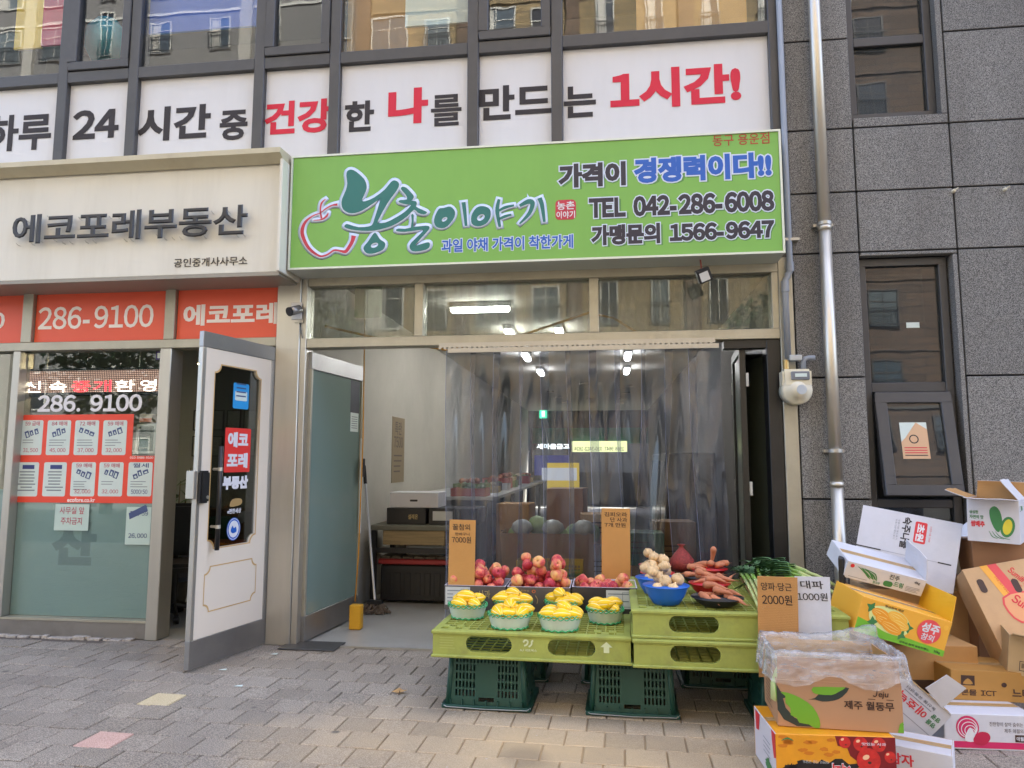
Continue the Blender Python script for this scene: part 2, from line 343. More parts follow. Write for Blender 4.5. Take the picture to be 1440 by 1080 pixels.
MORT = mat('crumbled_mortar', C(176,168,158), r=.95, var=.3, vsc=40, bump=1, bsc=70)
mb = MB(); x = -6.0
while x < -3.66:
    wd = random.uniform(.03,.11); mb.box(x, x+wd, -.055-random.uniform(0,.03), -.02, -.01, random.uniform(.004,.02)); x += wd*random.uniform(.8,1.3)
o = mb.build('mortar_crumbs', MORT, bed, bevel=.003); o['kind'] = 'stuff'

# ================================================================== THE BUILDING
bld = thing('shop_building', 'grey granite clad building with shopfronts and dark framed upper windows', 'building', (0,.5,0))
bld.location = (0,0,0)
STONE = speckle('granite', C(62,62,61), C(152,151,148), 210, r=.7, objvar=.12, stain=.5, stcol=C(78,74,70), streak=(3,3,.35), contrast=(.4,.62), big=.9)
JOINT = mat('dark_joint', C(30,29,34), r=.9)
def panel(x0, x1, z0, z1, y0=-.03, y1=.04): 
    g = .006; return B(x0+g, x1-g, y0, y1, z0+g, z1-g).build('stone_panel', STONE, bld, bevel=.003)
rowz = [-.3, .30, 1.13, 2.0, 2.92, 3.38, 3.87, 4.58, 5.3, 6.2]
W1 = (1.885, 2.505, 3.95, 5.45); W2 = (1.885, 2.515, .62, 2.885)
for a, b in zip(rowz, rowz[1:]):
    panel(1.405, 1.88, a, b)
    panel(2.55, 4.4, a, b) if a > 0 else panel(2.55, 4.4, a, b)
    # middle column, minus the openings
    for z0, z1 in ((a, b),):
        for lo, hi in ((z0, min(z1, W2[2])), (max(z0, W2[3]), min(z1, W1[2])), (max(z0, W1[3]), z1)):
            if hi-lo > .02: panel(1.88, 2.55, lo, hi)
# reveals of the two windows
for W in (W1, W2):
    B(W[1], 2.544, -.028, .2, W[2], W[3]).build('stone_reveal', STONE, bld)
    B(1.884, W[1], -.026, .2, W[2]-.03, W[2]-.007).build('stone_sill', STONE, bld)
B(1.395, 4.4, .041, .1, -.3, .61).build('backing_wall', JOINT, bld); B(1.395, 1.879, .041, .1, .61, 6.2).build('backing_wall', JOINT, bld); B(2.551, 4.4, .041, .1, .61, 6.2).build('backing_wall', JOINT, bld); B(1.879, 2.551, .041, .1, 2.9, 3.92).build('backing_wall', JOINT, bld)
B(1.2, 4.4, .1, .102, 6.19, 6.2).build('wall_cap', JOINT, bld)
# side windows
def ring(x0, x1, z0, z1, t, y0, y1): 
    m = MB(); m.box(x0,x1,y0,y1,z0,z0+t); m.box(x0,x1,y0,y1,z1-t,z1); m.box(x0,x0+t,y0,y1,z0+t,z1-t); m.box(x1-t,x1,y0,y1,z0+t,z1-t); return m
DGR = glass('side_window_glass', tint=(.34,.38,.4,1), base=.055, dist=.015, haze=.06, hcol=(.35,.4,.42,1), gain=.85)
win = B(0,.001,0,.001,0,.001)
def side_window(z0, z1, mid, label):
    x0, x1 = W1[0], 2.5
    w_ = ring(x0, x1, z0, z1, .055, .04, .12).build('window_frame', DARKFR, bld, bevel=.004); w_['label'] = label
    B(x0+.055, x1-.055, .045, .115, mid-.035, mid+.035).build('frame_bar', DARKFR, w_, bevel=.004)
    return w_
wa = side_window(3.95, 5.45, 4.585, 'upper charcoal side window'); B(1.94,2.445,.075,.083,4.005,4.55).build('pane', DGR, wa); B(1.94,2.445,.075,.083,4.62,5.395).build('pane', DGR, wa)
wb = side_window(.62, 2.885, 1.93, 'lower charcoal side window with a tilting sash'); B(1.94,2.445,.075,.083,1.965,2.83).build('pane', DGR, wb)
B(1.94,2.445,.05,.11,1.07,1.13).build('frame_bar', DARKFR, wb, bevel=.004); B(1.94,2.445,.075,.083,.67,1.07).build('pane', DGR, wb)
# tilting sash hung at its top, open at the bottom
T = Matrix.Translation((0,.05,1.885)) @ Matrix.Rotation(rad(-9), 4, 'X')
s_ = ring(1.945,2.455,-.74,0,.075,-.05,.0).xf(T).build('tilting_sash', DARKFR, wb, bevel=.005)
B(2.02,2.38,-.03,-.024,-.665,-.075).xf(T).build('pane', DGR, wb)
frS = T @ Matrix.Translation((0,-.031,0)) @ FR_FRONT
st = decal(rect(2.09,-.48,2.27,-.22), frS, PAPER, wb, 'notice_sticker')
decal([(2.09,-.48),(2.27,-.48),(2.27,-.27),(2.2,-.22),(2.12,-.33),(2.09,-.36)], frS, mat('tan_print', C(206,168,132)), wb, 'sticker_print', lift=.0015)
decal([ell(2.175,-.34,.032,.032), ell(2.175,-.34,.024,.024)], frS, BLACKP, wb, 'sticker_ring', lift=.002)
for k in range(4): decal(rect(2.105,-.405-.018*k,2.255,-.398-.018*k), frS, BLACKP if k == 3 else REDP, wb, 'print_line', lift=.002)
a = FP(1284,457,.07); decal(rect(a.x-.045,a.z-.02,a.x+.045,a.z+.02), face(.074), PAPER, wb, 'white_sticker')
# dim rooms behind the side windows, with a pale roller blind
B(1.6,3.2,1.6,1.7,.2,5.6).build('inner_wall', mat('inner_wall', C(120,122,118), r=.9), bld)
B(1.95,2.44,.3,.31,2.45,2.83).build('roller_blind', mat('roller_blind', C(188,186,172), r=.9), wb)
# steel pillar between the shops and the sign backing beam
B(-2.585,-2.385,-.05,.25,0,2.86).build('steel_pillar', STEEL, bld, bevel=.006)
B(1.30,1.40,-.035,.2,0,2.9).build('steel_jamb', ALU, bld, bevel=.004)
B(-7,1.40,.0,.3,2.86,3.5).build('lintel', mat('lintel_paint', C(96,92,84), r=.8), bld)
# ---------------- upper windows
MX = [-6.2,-4.63,-3.965,-2.82,-2.16,-1.0,-.325,1.345]
for i, x in enumerate(MX):
    t = .045 if 0 < i < 7 else .05
    B(x-t, x+t, -.05, .1, 3.5, 6.0).build('mullion', DARKFR, bld, bevel=.005)
for a, b in zip(MX, MX[1:]):
    B(a+.045, b-.045, -.045, .095, 4.665, 4.765).build('window_rail', DARKFR, bld, bevel=.004)
    B(a+.045, b-.045, -.045, .095, 3.5, 3.53).build('window_rail', DARKFR, bld)
BAN = mat('banner_white', C(210,211,214), r=.35, var=.02, vsc=3, bump=.25, bsc=3, dirt=.1, dsc=5, dcol=C(150,146,136), stretch=(1,1,.2))
bans = []
for a, b in zip(MX, MX[1:]):
    p = B(a+.047, b-.047, .0, .012, 3.53, 4.663).build('banner_panel', BAN, bld); bans.append(p)
def bant(body, box, m, i, wt=.038, f=None):
    txt(body, face(-.002), fbox(*box, -.002), m, bans[i], wt=wt)
BDK = mat('banner_dark', C(46,41,43), r=.7); BRD = mat('banner_red', C(208,40,62), r=.7)
bant('하루',(-20,72,161,212),BDK,0,.03); bant('24',(102,167,154,195),BDK,1); bant('시간',(193,296,149,197),BDK,2); bant('중',(309,348,155,197),BDK,2,.035)
bant('건강',(372,466,141,188),BRD,3); bant('한',(485,526,142,185),BDK,4,.035); bant('나',(546,602,124,174),BRD,4,.05); bant('를',(606,649,133,177),BDK,4,.022)
bant('만드',(674,776,119,167),BDK,5,.034); bant('는',(793,838,121,165),BDK,6,.035); bant('1시간!',(858,1042,94,150),BRD,6,.045)
# the glass above the banner: fixed lights and three sashes
for i, (a, b) in enumerate(zip(MX, MX[1:])):
    if i in (1,3,5):
        f_ = ring(a+.05,b-.05,4.77,5.95,.075,-.06,.03).build('window_sash', DARKFR, bld, bevel=.006)
        B(a+.125,b-.125,-.02,-.012,4.845,5.875).build('pane', WINGL, f_)
    else: B(a+.045,b-.045,-.01,-.002,4.765,6.0).build('window_pane', WINGL, bld)
# the room upstairs
UPW = mat('upstairs_wall', C(120,116,108), r=.9)
B(-7,1.4,2.4,2.5,4.0,6.6).build('upstairs_back_wall', UPW, bld); B(-7,1.4,.1,2.4,4.35,4.45).build('upstairs_floor', mat('upstairs_floor', C(110,100,88)), bld); B(-7,1.4,.1,2.4,6.5,6.6).build('upstairs_ceiling', UPW, bld)
B(-7,1.4,.02,.3,3.52,3.53).build('window_ledge', UPW, bld)
B(-7,1.4,.3,.36,3.5,4.34).build('upstairs_parapet', UPW, bld)
def board(name, x0, x1, z0, z1, y, m, label, cat='board'):
    o = B(x0,x1,y,y+.02,z0,z1).build(name, m); tag(o, label, cat); return o
def px2(xl, xr, yt, yb, Y):
    a = FP(xl, (yt+yb)/2, Y); b = FP(xr, (yt+yb)/2, Y); c = FP((xl+xr)/2, yb, Y); return a.x, b.x, c.z
x0,x1,z0 = px2(22,60,0,68,.06); board('play_board', x0, x1-.004, z0, 6.1, .06, mat('board_yellow', C(224,188,70), r=.6), 'yellow board inside the leftmost upper window')
x0,x1,z0 = px2(60,98,0,63,.06); board('play_board', x0, x1+.1, z0, 6.1, .06, mat('board_red', C(190,62,84), r=.6), 'red board beside the yellow one, leftmost upper window')
x0,x1,z0 = px2(203,364,0,42,.06); board('play_board', x0, x1, z0, 6.1, .06, mat('board_blue', C(44,92,190), r=.5), 'wide blue board inside the upper window above the banner')
x0,x1,z0 = px2(485,552,0,78,.25); board('tan_reflection', x0, x1+.3, z0, 6.1, .3, mat('reflected_tan', C(196,152,96), r=.6, var=.1, vsc=2), 'tan sheet imitating a sunlit reflection, upper window above the red letters')  # tan sheet coloured like the sunlit building mirrored in the glass
x0,x1,z0 = px2(571,662,0,36,.05); board('paper_sheet', x0, x1, z0, 6.0, .03, PAPER, 'white paper sheet stuck inside the middle upper window', 'paper')
x0,x1,z0 = px2(895,1050,0,42,.06); board('tan_reflection', x0, x1, z0, 6.1, .06, mat('reflected_tan2', C(206,160,98), r=.6, var=.12, vsc=2), 'tan sheet imitating a sunlit reflection, rightmost upper window by the pipe')  # stands in for the sunlit facade reflected in this pane
mb = MB(); mb.lathe([(.02,-.22),(.13,-.18),(.19,-.06),(.17,.1),(.1,.2),(.03,.22)],24,(0,0,0)); c = FP(145,55,.3)
o = mb.build('glass_lantern', mat('turquoise', C(70,170,186), r=.2, var=.2, vsc=6), smooth=True); o.location = (c.x,.35,c.z); tag(o, 'round turquoise ornament behind the small upper sash window', 'ornament')
for k, (px_, col, h) in enumerate(((398,(196,140,140),.10),(421,(196,190,176),.13),(433,(200,110,100),.15))):
    c = FP(px_,77,.12); mb = MB().lathe([(.045,0),(.05,.03),(.04,h*.5),(.02,h*.8),(.004,h)],12)
    o = mb.build('sill_figurine', mat('figurine%d' % k, C(*col), r=.6), smooth=True); o.location = (c.x,.12,4.768); tag(o, ('pink','cream','red')[k]+' small figurine on the sill of an upper sash window', 'figurine')

B(-22,22,.36,17.4,6.62,22).build('upper_shade_mass', mat('upper_render', C(150,146,140), r=.9), bld); B(4.4,22,.0,17.4,-.3,6.6).build('neighbour_wing', STONE, bld); B(-22,-7.1,.0,17.4,-.3,6.6).build('neighbour_wing', STONE, bld)  # unseen building mass added so the street front lies in shade
# ================================================================== FASCIA SIGNS
CREAM = mat('cream_sign', C(220,217,204), r=.45, var=.02, vsc=2, dirt=.28, dsc=3.5, dcol=C(156,146,122), stretch=(1,1,.12))
sg = thing('fascia_sign', 'cream box sign with black standing letters over the estate agency', 'sign', (-4.6,-.35,2.82)); sg.location = (0,0,0)
B(-6.6,-2.425,-.35,-.0,2.83,3.70).build('sign_face', CREAM, sg, bevel=.006)
mb = MB(); ya = -.35
pr = [(-.0,3.70),(-.35,3.70),(-.37,3.68),(-.455,3.735),(-.455,3.775),(-.0,3.80)]
mb.add([(-6.6,y,z) for y,z in pr]+[(-2.41,y,z) for y,z in pr], [tuple(range(6)), tuple(range(11,5,-1))]+[(i,6+i,6+(i+1)%6,(i+1)%6) for i in range(6)])
mb.build('sign_hood', mat('cream_hood', C(196,188,160), r=.5, dirt=.4, dsc=3, dcol=C(140,120,88)), sg)
B(-2.424,-2.40,-.42,-.0,2.82,3.70).build('side_trim', CREAM, sg, bevel=.004); B(-6.6,-2.425,-.365,-.0,2.80,2.829).build('bottom_trim', mat('sign_trim', C(150,145,132), r=.5), sg)
LET = mat('black_letter', C(34,33,36), r=.35)
bx_ = fbox(18,348,295,337,-.40)
txt('에코포레부동산', face(-.385), bx_, LET, sg, wt=.028, th=.02, lift=.006, name='standing_lettering')
b2 = fbox(244,347,361.5,374,-.36); txt('공인중개사사무소', face(-.351), b2, mat('small_letter', C(70,62,52)), sg, wt=.006, th=.004, name='small_lettering')
mb = MB()
for k in range(30):
    x = bx_[0]+(bx_[2]-bx_[0])*(k+.5)/30+random.uniform(-.01,.01); z = bx_[1]+(bx_[3]-bx_[1])*random.choice((.05,.15,.85,.95))
    mb.tube([(x,-.349,z-.012),(x,-.372,z-.01),(x,-.392,z)],.0025,5)
o = mb.build('letter_pins', STEEL, sg); o['kind'] = 'stuff'
# a dark round logo edge at the left picture border
decal(ell(FP(-18,330,-.36).x, FP(-18,330,-.36).z, .1,.1), face(-.352), LET, sg, 'sign_logo')

GREEN = mat('green_sign', C(122,178,84), r=.4, var=.03, vsc=1.5, bump=.12, bsc=2.5, dirt=.12, dsc=4, dcol=C(90,130,66), stretch=(1,1,.2))
gs = thing('fascia_sign', 'bright green box sign of the fruit shop with teal brush lettering', 'sign'); GY = -.30
gx0, gx1, gz0, gz1 = -2.385, 1.29, 2.855, 3.765
B(gx0+.006,gx1-.006,GY+.004,.0,gz0+.006,gz1-.006).build('sign_box', mat('sign_box_side', C(180,182,178), r=.5), gs)
B(gx0+.016,gx1-.016,GY,GY+.0035,gz0+.016,gz1-.016).build('sign_face', GREEN, gs)
ring(gx0,gx1,gz0,gz1,.015,GY-.008,-.02).build('sign_frame', mat('sign_edge', C(206,214,206), r=.4, metal=.3), gs)
GF = face(GY-.0004); HALO = mat('sign_halo', C(206,218,236), r=.4); TEAL = mat('teal_print', C(28,112,108), r=.4); NAVY = mat('navy_print', C(34,34,54), r=.4); BLUE = mat('blue_print', C(24,92,184), r=.4); SRED = mat('sign_red', C(190,48,72), r=.4)
def zc(pts, ox, oy, s): 
    r_ = []
    for x, y in pts: q = FP(ox+x/s, oy+y/s, GY); r_.append((q.x, q.z))
    return r_
def brush(polys, m, ht, nm): 
    decal(polys, GF, HALO, gs, nm+'_outline', wt=ht, lift=.0008, th=.0006); decal(polys, GF, m, gs, nm, lift=.0022)
Za = (400,220,5.538)
nong = [(483,150),(490,115),(520,103),(560,120),(620,175),(640,225),(635,270),(608,330),(605,345),(630,350),(700,320),(780,260),(830,200),(860,187),(890,205),(890,240),(850,300),(800,370),(730,500),(735,518),(790,515),(870,475),(940,430),(985,380),(950,375),(900,362),(890,350),(905,340),(955,335),(945,300),(915,265),(908,248),(920,236),(950,245),(990,285),(1008,310),(1003,330),(990,345),(1025,350),(1032,372),(1025,390),(1060,410),(1105,430),(1108,442),(1085,452),(1040,440),(1010,415),(960,465),(880,520),(800,555),(700,578),(600,580),(520,570),(475,555),(468,540),(485,527),(510,533),(580,552),(660,545),(685,530),(700,490),(745,345),(735,338),(680,375),(610,420),(550,442),(500,440),(460,415),(445,375),(450,330),(480,260),(490,210)]
ieung = [(700,597),(715,600),(745,645),(780,670),(785,695),(765,730),(700,755),(650,758),(622,735),(618,705),(650,665),(680,620)]
chon = [(988,455),(1008,460),(1005,540),(1020,548),(1100,540),(1130,548),(1125,570),(1090,610),(1020,690),(1060,685),(1110,670),(1132,675),(1130,705),(1100,728),(1020,742),(985,730),(975,705),(990,670),(1080,580),(1040,575),(940,588),(880,585),(870,573),(890,562),(985,555)]
brush([smooth_poly(zc(nong,*Za),2)], TEAL, .022, 'brush_lettering'); brush([smooth_poly(zc(ieung,*Za),3), zc(ell(702,692,30,18,14,-.4),*Za)], TEAL, .022, 'brush_lettering'); brush([smooth_poly(zc(chon,*Za),2)], TEAL, .022, 'brush_lettering')
Zb = (400,0,2.7)
def br2(pts, ws): brush([zc(stroke(pts, ws),*Zb)], TEAL, .018, 'brush_lettering')
o1 = smooth_poly(zc([(578,862),(568,835),(585,795),(605,790),(630,785),(648,805),(640,835),(610,865)],*Zb),3); brush([o1, zc(ell(608,833,12,7,12,-.6),*Zb)], TEAL, .018, 'brush_lettering')
br2([(680,768),(684,800),(690,858)],[16,14,10])
o2 = smooth_poly(zc([(712,850),(710,820),(728,790),(755,783),(780,795),(782,825),(765,850),(735,860)],*Zb),3); brush([o2, zc(ell(746,826,16,11,12,-.6),*Zb)], TEAL, .018, 'brush_lettering')
br2([(815,757),(808,800),(818,862)],[10,16,10]); br2([(815,800),(838,788),(872,780)],[8,11,7]); br2([(815,832),(838,822),(862,815)],[8,11,7])
br2([(893,782),(925,766),(942,772),(930,810),(893,850)],[10,18,18,14,6]); br2([(968,752),(978,780),(987,843)],[18,16,10])
ap = [([(414,375),(370,382),(320,410),(280,440),(220,465),(165,510),(140,570),(145,625),(180,700),(230,750),(285,778),(340,762),(385,732),(430,735),(475,742),(505,705),(530,660),(540,618)],[20,10,10,7,10,20,28,28,24,20,14,12,14,14,26,26,28,36]),
      ([(322,332),(290,365),(280,420),(290,485)],[4,14,12,14]), ([(225,498),(290,492),(330,465),(342,438)],[4,10,16,6])]
for p, ws in ap: decal([zc(stroke(p, ws, 4),*Za)], GF, HALO, gs, 'apple_outline', wt=.02, lift=.0008, th=.0006)
for p, ws in ap: decal([zc(stroke(p, ws, 4),*Za)], GF, SRED, gs, 'apple_drawing', lift=.0022)
def gtx(body, box, m, wt, halo=None, sh=0, hl=.001): txt(body, GF, fbox(*box, GY), m, gs, wt=wt, halo=halo, shear=sh, th=.0006)
gtx('과일 야채 가격이 착한가게',(621,806,333,352),BLUE,.03,(HALO,.05))
gtx('동구 용운점',(1002,1082,188,204),mat('brown_print', C(168,62,44)),.012)
SH = mat('sign_shadow_print', C(86,140,74), r=.4)
def htx(body, box, m, wt):
    b = fbox(*box, GY); txt(body, GF, (b[0]+.008,b[1]-.014,b[2]+.012,b[3]-.012), SH, gs, wt=wt+.05, th=.0004, lift=.0002, name='shadow_print')
    txt(body, GF, b, m, gs, wt=wt, halo=(HALO,.05), th=.0006, lift=.0014)
htx('가격이',(785,880,229,263),NAVY,.055); htx('경쟁력이다!!',(891,1085,218,254),BLUE,.055); htx('TEL 042-286-6008',(828,1089,273,302),NAVY,.055); htx('가맹문의 1566-9647',(831,1089,312,341),NAVY,.055)
b = fbox(781,810,281,309,GY); decal(rrect(b[0],b[1],b[2],b[3],.03), GF, SRED, gs, 'seal', lift=.001)
hz = (b[1]+b[3])/2; txt('농촌', GF, (b[0]+.012,hz+.0,b[2]-.01,b[3]-.012), WHITE, gs, wt=.02, lift=.002); txt('이야기', GF, (b[0]+.008,b[1]+.01,b[2]-.008,hz-.01), WHITE, gs, wt=.02, lift=.002)

# ================================================================== ESTATE AGENCY FRONT
ORA = mat('orange_vinyl', C(236,96,66), r=.4, var=.02, vsc=2); OWH = mat('orange_white_print', C(248,240,236), r=.4)
of = thing('office_shopfront', 'steel framed glass front of the estate agency with orange panels', 'shopfront')
B(-6.6,-3.577,-.03,.1,0,.125).build('sill', mat('sill_steel', (.30,.28,.26,1), r=.4, metal=.9, dirt=.4, dsc=4, dcol=(.14,.12,.1,1)), of, bevel=.004); B(-6.6,-3.577,-.04,.1,.126,.145).build('sill_rail', ALU, of)
B(-3.575,-3.475,-.05,.12,0,2.31).build('post', STEEL, of, bevel=.005); B(-3.565,-3.475,-.035,.1,2.386,2.815).build('post', ALU, of, bevel=.004)
B(-4.90,-4.835,-.05,.1,.146,2.31).build('post', STEEL, of, bevel=.005); B(-4.86,-4.765,-.035,.1,2.386,2.815).build('post', ALU, of, bevel=.004)
B(-6.6,-2.587,-.045,.1,2.312,2.384).build('rail', ALU, of, bevel=.004); B(-6.6,-2.587,-.045,.1,2.817,2.86).build('rail', ALU, of, bevel=.004)
op = []
for a, b in ((-6.2,-4.865),(-4.76,-3.57),(-3.47,-2.59)):
    op.append(B(a,b,.0,.01,2.388,2.813).build('orange_panel', ORA, of))
txt('286-9100', face(-.0005), fbox(54,216,430,462,0), OWH, op[1], wt=.018); txt('에코포레', face(-.0005), fbox(258,391,427,457,0), OWH, op[2], wt=.038); txt('0', face(-.0005), fbox(-14,7,439,463,0), OWH, op[0], wt=.018)
B(-4.834,-3.576,.03,.038,.146,2.311).build('glass_pane', glass('office_glass', tint=(.86,.9,.88,1), base=.07), of); B(-6.6,-4.901,.03,.038,.146,2.311).build('glass_pane', GLASS, of)
# frosted film on the lower glass, posters and lettering on the glass
FROST = mat('frosted_film', C(164,190,190), r=.25, var=.04, vsc=1.2, spec=.6)
GL = face(.0295)
zf = FP(110,706,.03).z
B(-4.832,-3.578,.040,.044,.148,zf).build('frosted_film', FROST, of); B(-6.6,-4.905,.040,.044,.148,zf+.1).build('frosted_film', FROST, of)
FR2 = mat('frost_lettering', C(132,156,158), r=.3)
txt('동', face(.0396), (-4.45,.95,-4.12,1.13), FR2, of, wt=.06, th=.0004, lift=0); txt('산', face(.0396), (-4.5,.55,-4.1,.9), FR2, of, wt=.06, th=.0004, lift=0)
txt('286. 9100', GL, fbox(53,200,555,579,.03), WHITE, of, wt=.03)
def gq(pts): return [(FP(x,y,.03).x, FP(x,y,.03).z) for x,y in pts]
pz0 = FP(110,707,.03).z; pz1 = FP(100,583,.03).z; pzm = FP(205,641,.03).z; pxl = -4.832; pxm = FP(187,610,.03).x; pxr = FP(221,675,.03).x
po = decal([(pxl,pz0),(pxr,pz0),(pxr,pzm),(pxm,pzm),(pxm,pz1),(pxl,pz1)], GL, mat('orange_poster', C(228,72,48), r=.4), of, 'listing_poster', lift=.001)
PBLUE = mat('plan_blue', C(66,82,124)); PRED = mat('price_red', C(176,70,92)); PGREY = mat('print_grey', C(120,130,134))
CRN_ = random.Random(31)
def card(xl, xr, yt, yb, title, price, pm_, kind):
    b = fbox(xl, xr, yt, yb, .03); u0, v0, u1, v1 = b; W, H_ = u1-u0, v1-v0
    c_ = decal(rrect(u0,v0,u1,v1,.015,3), GL, PAPER, po, 'listing_card', lift=.002)
    if kind == 'text':
        decal(rect(u0+W*.28,v1-H_*.2,u1-W*.2,v1-H_*.08), GL, mat('bar_blue', C(48,62,118)), po, 'print_bar', lift=.0028)
        for k in range(7): ww = random.uniform(.25,.42)*W; cx = (u0+u1)/2; decal(rect(cx-ww,v1-H_*(.3+.09*k),cx+ww,v1-H_*(.265+.09*k)), GL, PGREY, po, 'print_line', lift=.0028)
        return
    txt(title, GL, (u0+W*.18,v1-H_*.16,u1-W*.16,v1-H_*.03), pm_, po, wt=.015, lift=.0026, th=.0004)
    cx, cyy = u0+W*.53, v1-H_*.34; T_ = CRN_.choice((.35,.3,-.35,.5)); sw = CRN_.uniform(.85,1.15); R_ = lambda a, b: (cx+a*math.cos(T_)-b*math.sin(T_), cyy+a*math.sin(T_)+b*math.cos(T_))
    for (a0,b0,a1,b1) in [(x_*sw,-CRN_.uniform(.05,.11),(x_+w_)*sw,CRN_.uniform(.05,.12)) for x_, w_ in ((-.34,CRN_.uniform(.14,.2)),(-.12,CRN_.uniform(.14,.2)),(.1,CRN_.uniform(.16,.24)))]:
        q = [R_(a*W,b_*H_) for a,b_ in ((a0,b0),(a1,b0),(a1,b1),(a0,b1))]; qi = [R_(a*W,b_*H_) for a,b_ in ((a0+.05,b0+.025),(a1-.04,b0+.025),(a1-.06,b1-.05),(a0+.05,b1-.05))]
        decal([q, qi], GL, PBLUE, po, 'floor_plan', lift=.0028)
    for k in range(CRN_.choice((2,3,4))): decal(rect(u0+W*.12,v1-H_*(.58+.075*k),u0+W*random.uniform(.55,.85),v1-H_*(.56+.075*k)), GL, PGREY, po, 'print_line', lift=.0028)
    txt(price, GL, (u0+W*.16,v0+H_*.07,u1-W*.16,v0+H_*.2), pm_, po, wt=.008, lift=.0026, th=.0004)
for q in ((29,60,'59 급매','31,500'),(66,99,'84 매매','45,000'),(105,138.5,'72 매매','37,000'),(144.5,178,'59 매매','32,000')): card(q[0],q[1],591,640,q[2],q[3],PRED,'plan')
for q in ((22,54,'','','text'),(61,93,'','','text'),(100,134,'59 매매','32,000','plan'),(139,173,'59 매매','32,000','plan'),(180,214,'월세','5000/50','plan')): card(q[0],q[1],650,698,q[2],q[3],PRED if q[1]<200 else PBLUE,q[4])
txt('ecofore.co.kr', GL, fbox(95,134,700,706,.03), OWH, po, wt=.02, lift=.002); txt('010-5488-9100', GL, fbox(183,216,642,645,.03), OWH, po, wt=.02, lift=.002)
FG = face(.0275)
def note(xl,xr,yt,yb,lines,m):
    b = fbox(xl,xr,yt,yb,.028); decal(rect(*b), FG, mat('note_paper', C(186,206,196), r=.7), of, 'paper_notice', lift=.001); n = len(lines); H_ = b[3]-b[1]
    for k, (s_, fr_) in enumerate(lines):
        v1 = b[3]-H_*(.1+.8*k/n); txt(s_, FG, (b[0]+(b[2]-b[0])*(.5-fr_/2), v1-H_*.55/n, b[0]+(b[2]-b[0])*(.5+fr_/2), v1), m, of, wt=.01, lift=.0018)
note(77,125,709,746,[('사무실 앞',.72),('주차금지',.62)],PRED); note(177,212,713,766,[('전세 59',.75),('',.5),('',.5),('26,000',.75)],PBLUE)
b = fbox(177,212,713,766,.028); decal([(b[0]+.03,b[1]+.2),(b[2]-.03,b[1]+.27),(b[2]-.05,b[1]+.32),(b[0]+.02,b[1]+.25)], FG, PBLUE, of, 'floor_plan', lift=.0018)
a = FP(225,500,.03); decal(rect(a.x-.035,a.z-.035,a.x+.035,a.z+.035), GL, mat('indigo_print', C(58,50,104)), of, 'window_sticker', lift=.001); decal(rect(a.x-.022,a.z-.022,a.x+.03,a.z+.022), GL, PAPER, of, 'window_sticker', lift=.002)
# LED moving-text display hanging inside
x0,z0,x1,z1 = fbox(32,228,517,556,.07)
led = thing('led_display', 'black framed LED text display hanging inside the agency window', 'display')
B(x0,x1,.07,.13,z0,z1).build('housing', BLACKPL, led, bevel=.005)
lm = bpy.data.materials.new('led_matrix'); lm.use_nodes = True; n = lm.node_tree.nodes; l = lm.node_tree.links; pb = n['Principled BSDF']; pb.inputs['Roughness'].default_value = .6
g = n.new('ShaderNodeNewGeometry'); mp = n.new('ShaderNodeVectorMath'); mp.operation = 'SCALE'; mp.inputs['Scale'].default_value = 62; l.new(g.outputs['Position'], mp.inputs[0]); fr_ = n.new('ShaderNodeVectorMath'); fr_.operation = 'FRACTION'; l.new(mp.outputs[0], fr_.inputs[0])
sb = n.new('ShaderNodeVectorMath'); sb.operation = 'SUBTRACT'; sb.inputs[1].default_value = (.5,.5,.5); l.new(fr_.outputs[0], sb.inputs[0]); mu = n.new('ShaderNodeVectorMath'); mu.operation = 'MULTIPLY'; mu.inputs[1].default_value = (1,0,1); l.new(sb.outputs[0], mu.inputs[0])
ln = n.new('ShaderNodeVectorMath'); ln.operation = 'LENGTH'; l.new(mu.outputs[0], ln.inputs[0]); lt = n.new('ShaderNodeMath'); lt.operation = 'LESS_THAN'; lt.inputs[1].default_value = .33; l.new(ln.outputs['Value'], lt.inputs[0])
mx = n.new('ShaderNodeMix'); mx.data_type = 'RGBA'; mx.inputs[6].default_value = C(58,36,34); mx.inputs[7].default_value = C(170,136,122); l.new(lt.outputs[0], mx.inputs[0]); l.new(mx.outputs[2], pb.inputs['Base Color']); l.new(mx.outputs[2], pb.inputs['Emission Color']); pb.inputs['Emission Strength'].default_value = .3  # faint glow in the matrix stands in for daylight falling on it
B(x0+.025,x1-.025,.0685,.0695,z0+.025,z1-.025).build('led_matrix', lm, led)
LW = mat('led_white', C(255,235,220), emit=.9); LR = mat('led_red', C(255,40,50), emit=1.0); zz0, zz1 = z0+.03, z0+.125
for s_, px0, px1, m_ in (('신',36,58,LW),('속',70,94,LW),('중개',101,157,LR),('환',162,190,LW),('영',198,220,LW)): txt(s_, face(.068), (FP(px0,540,.07).x,zz0,FP(px1,540,.07).x,zz1), m_, led, wt=0, th=.0005, name='led_letters')
for px_ in (68,198): a = FP(px_,500,.15); B(a.x-.004,a.x+.004,.14,.148,z1,2.9).build('hanger', STEEL, led)
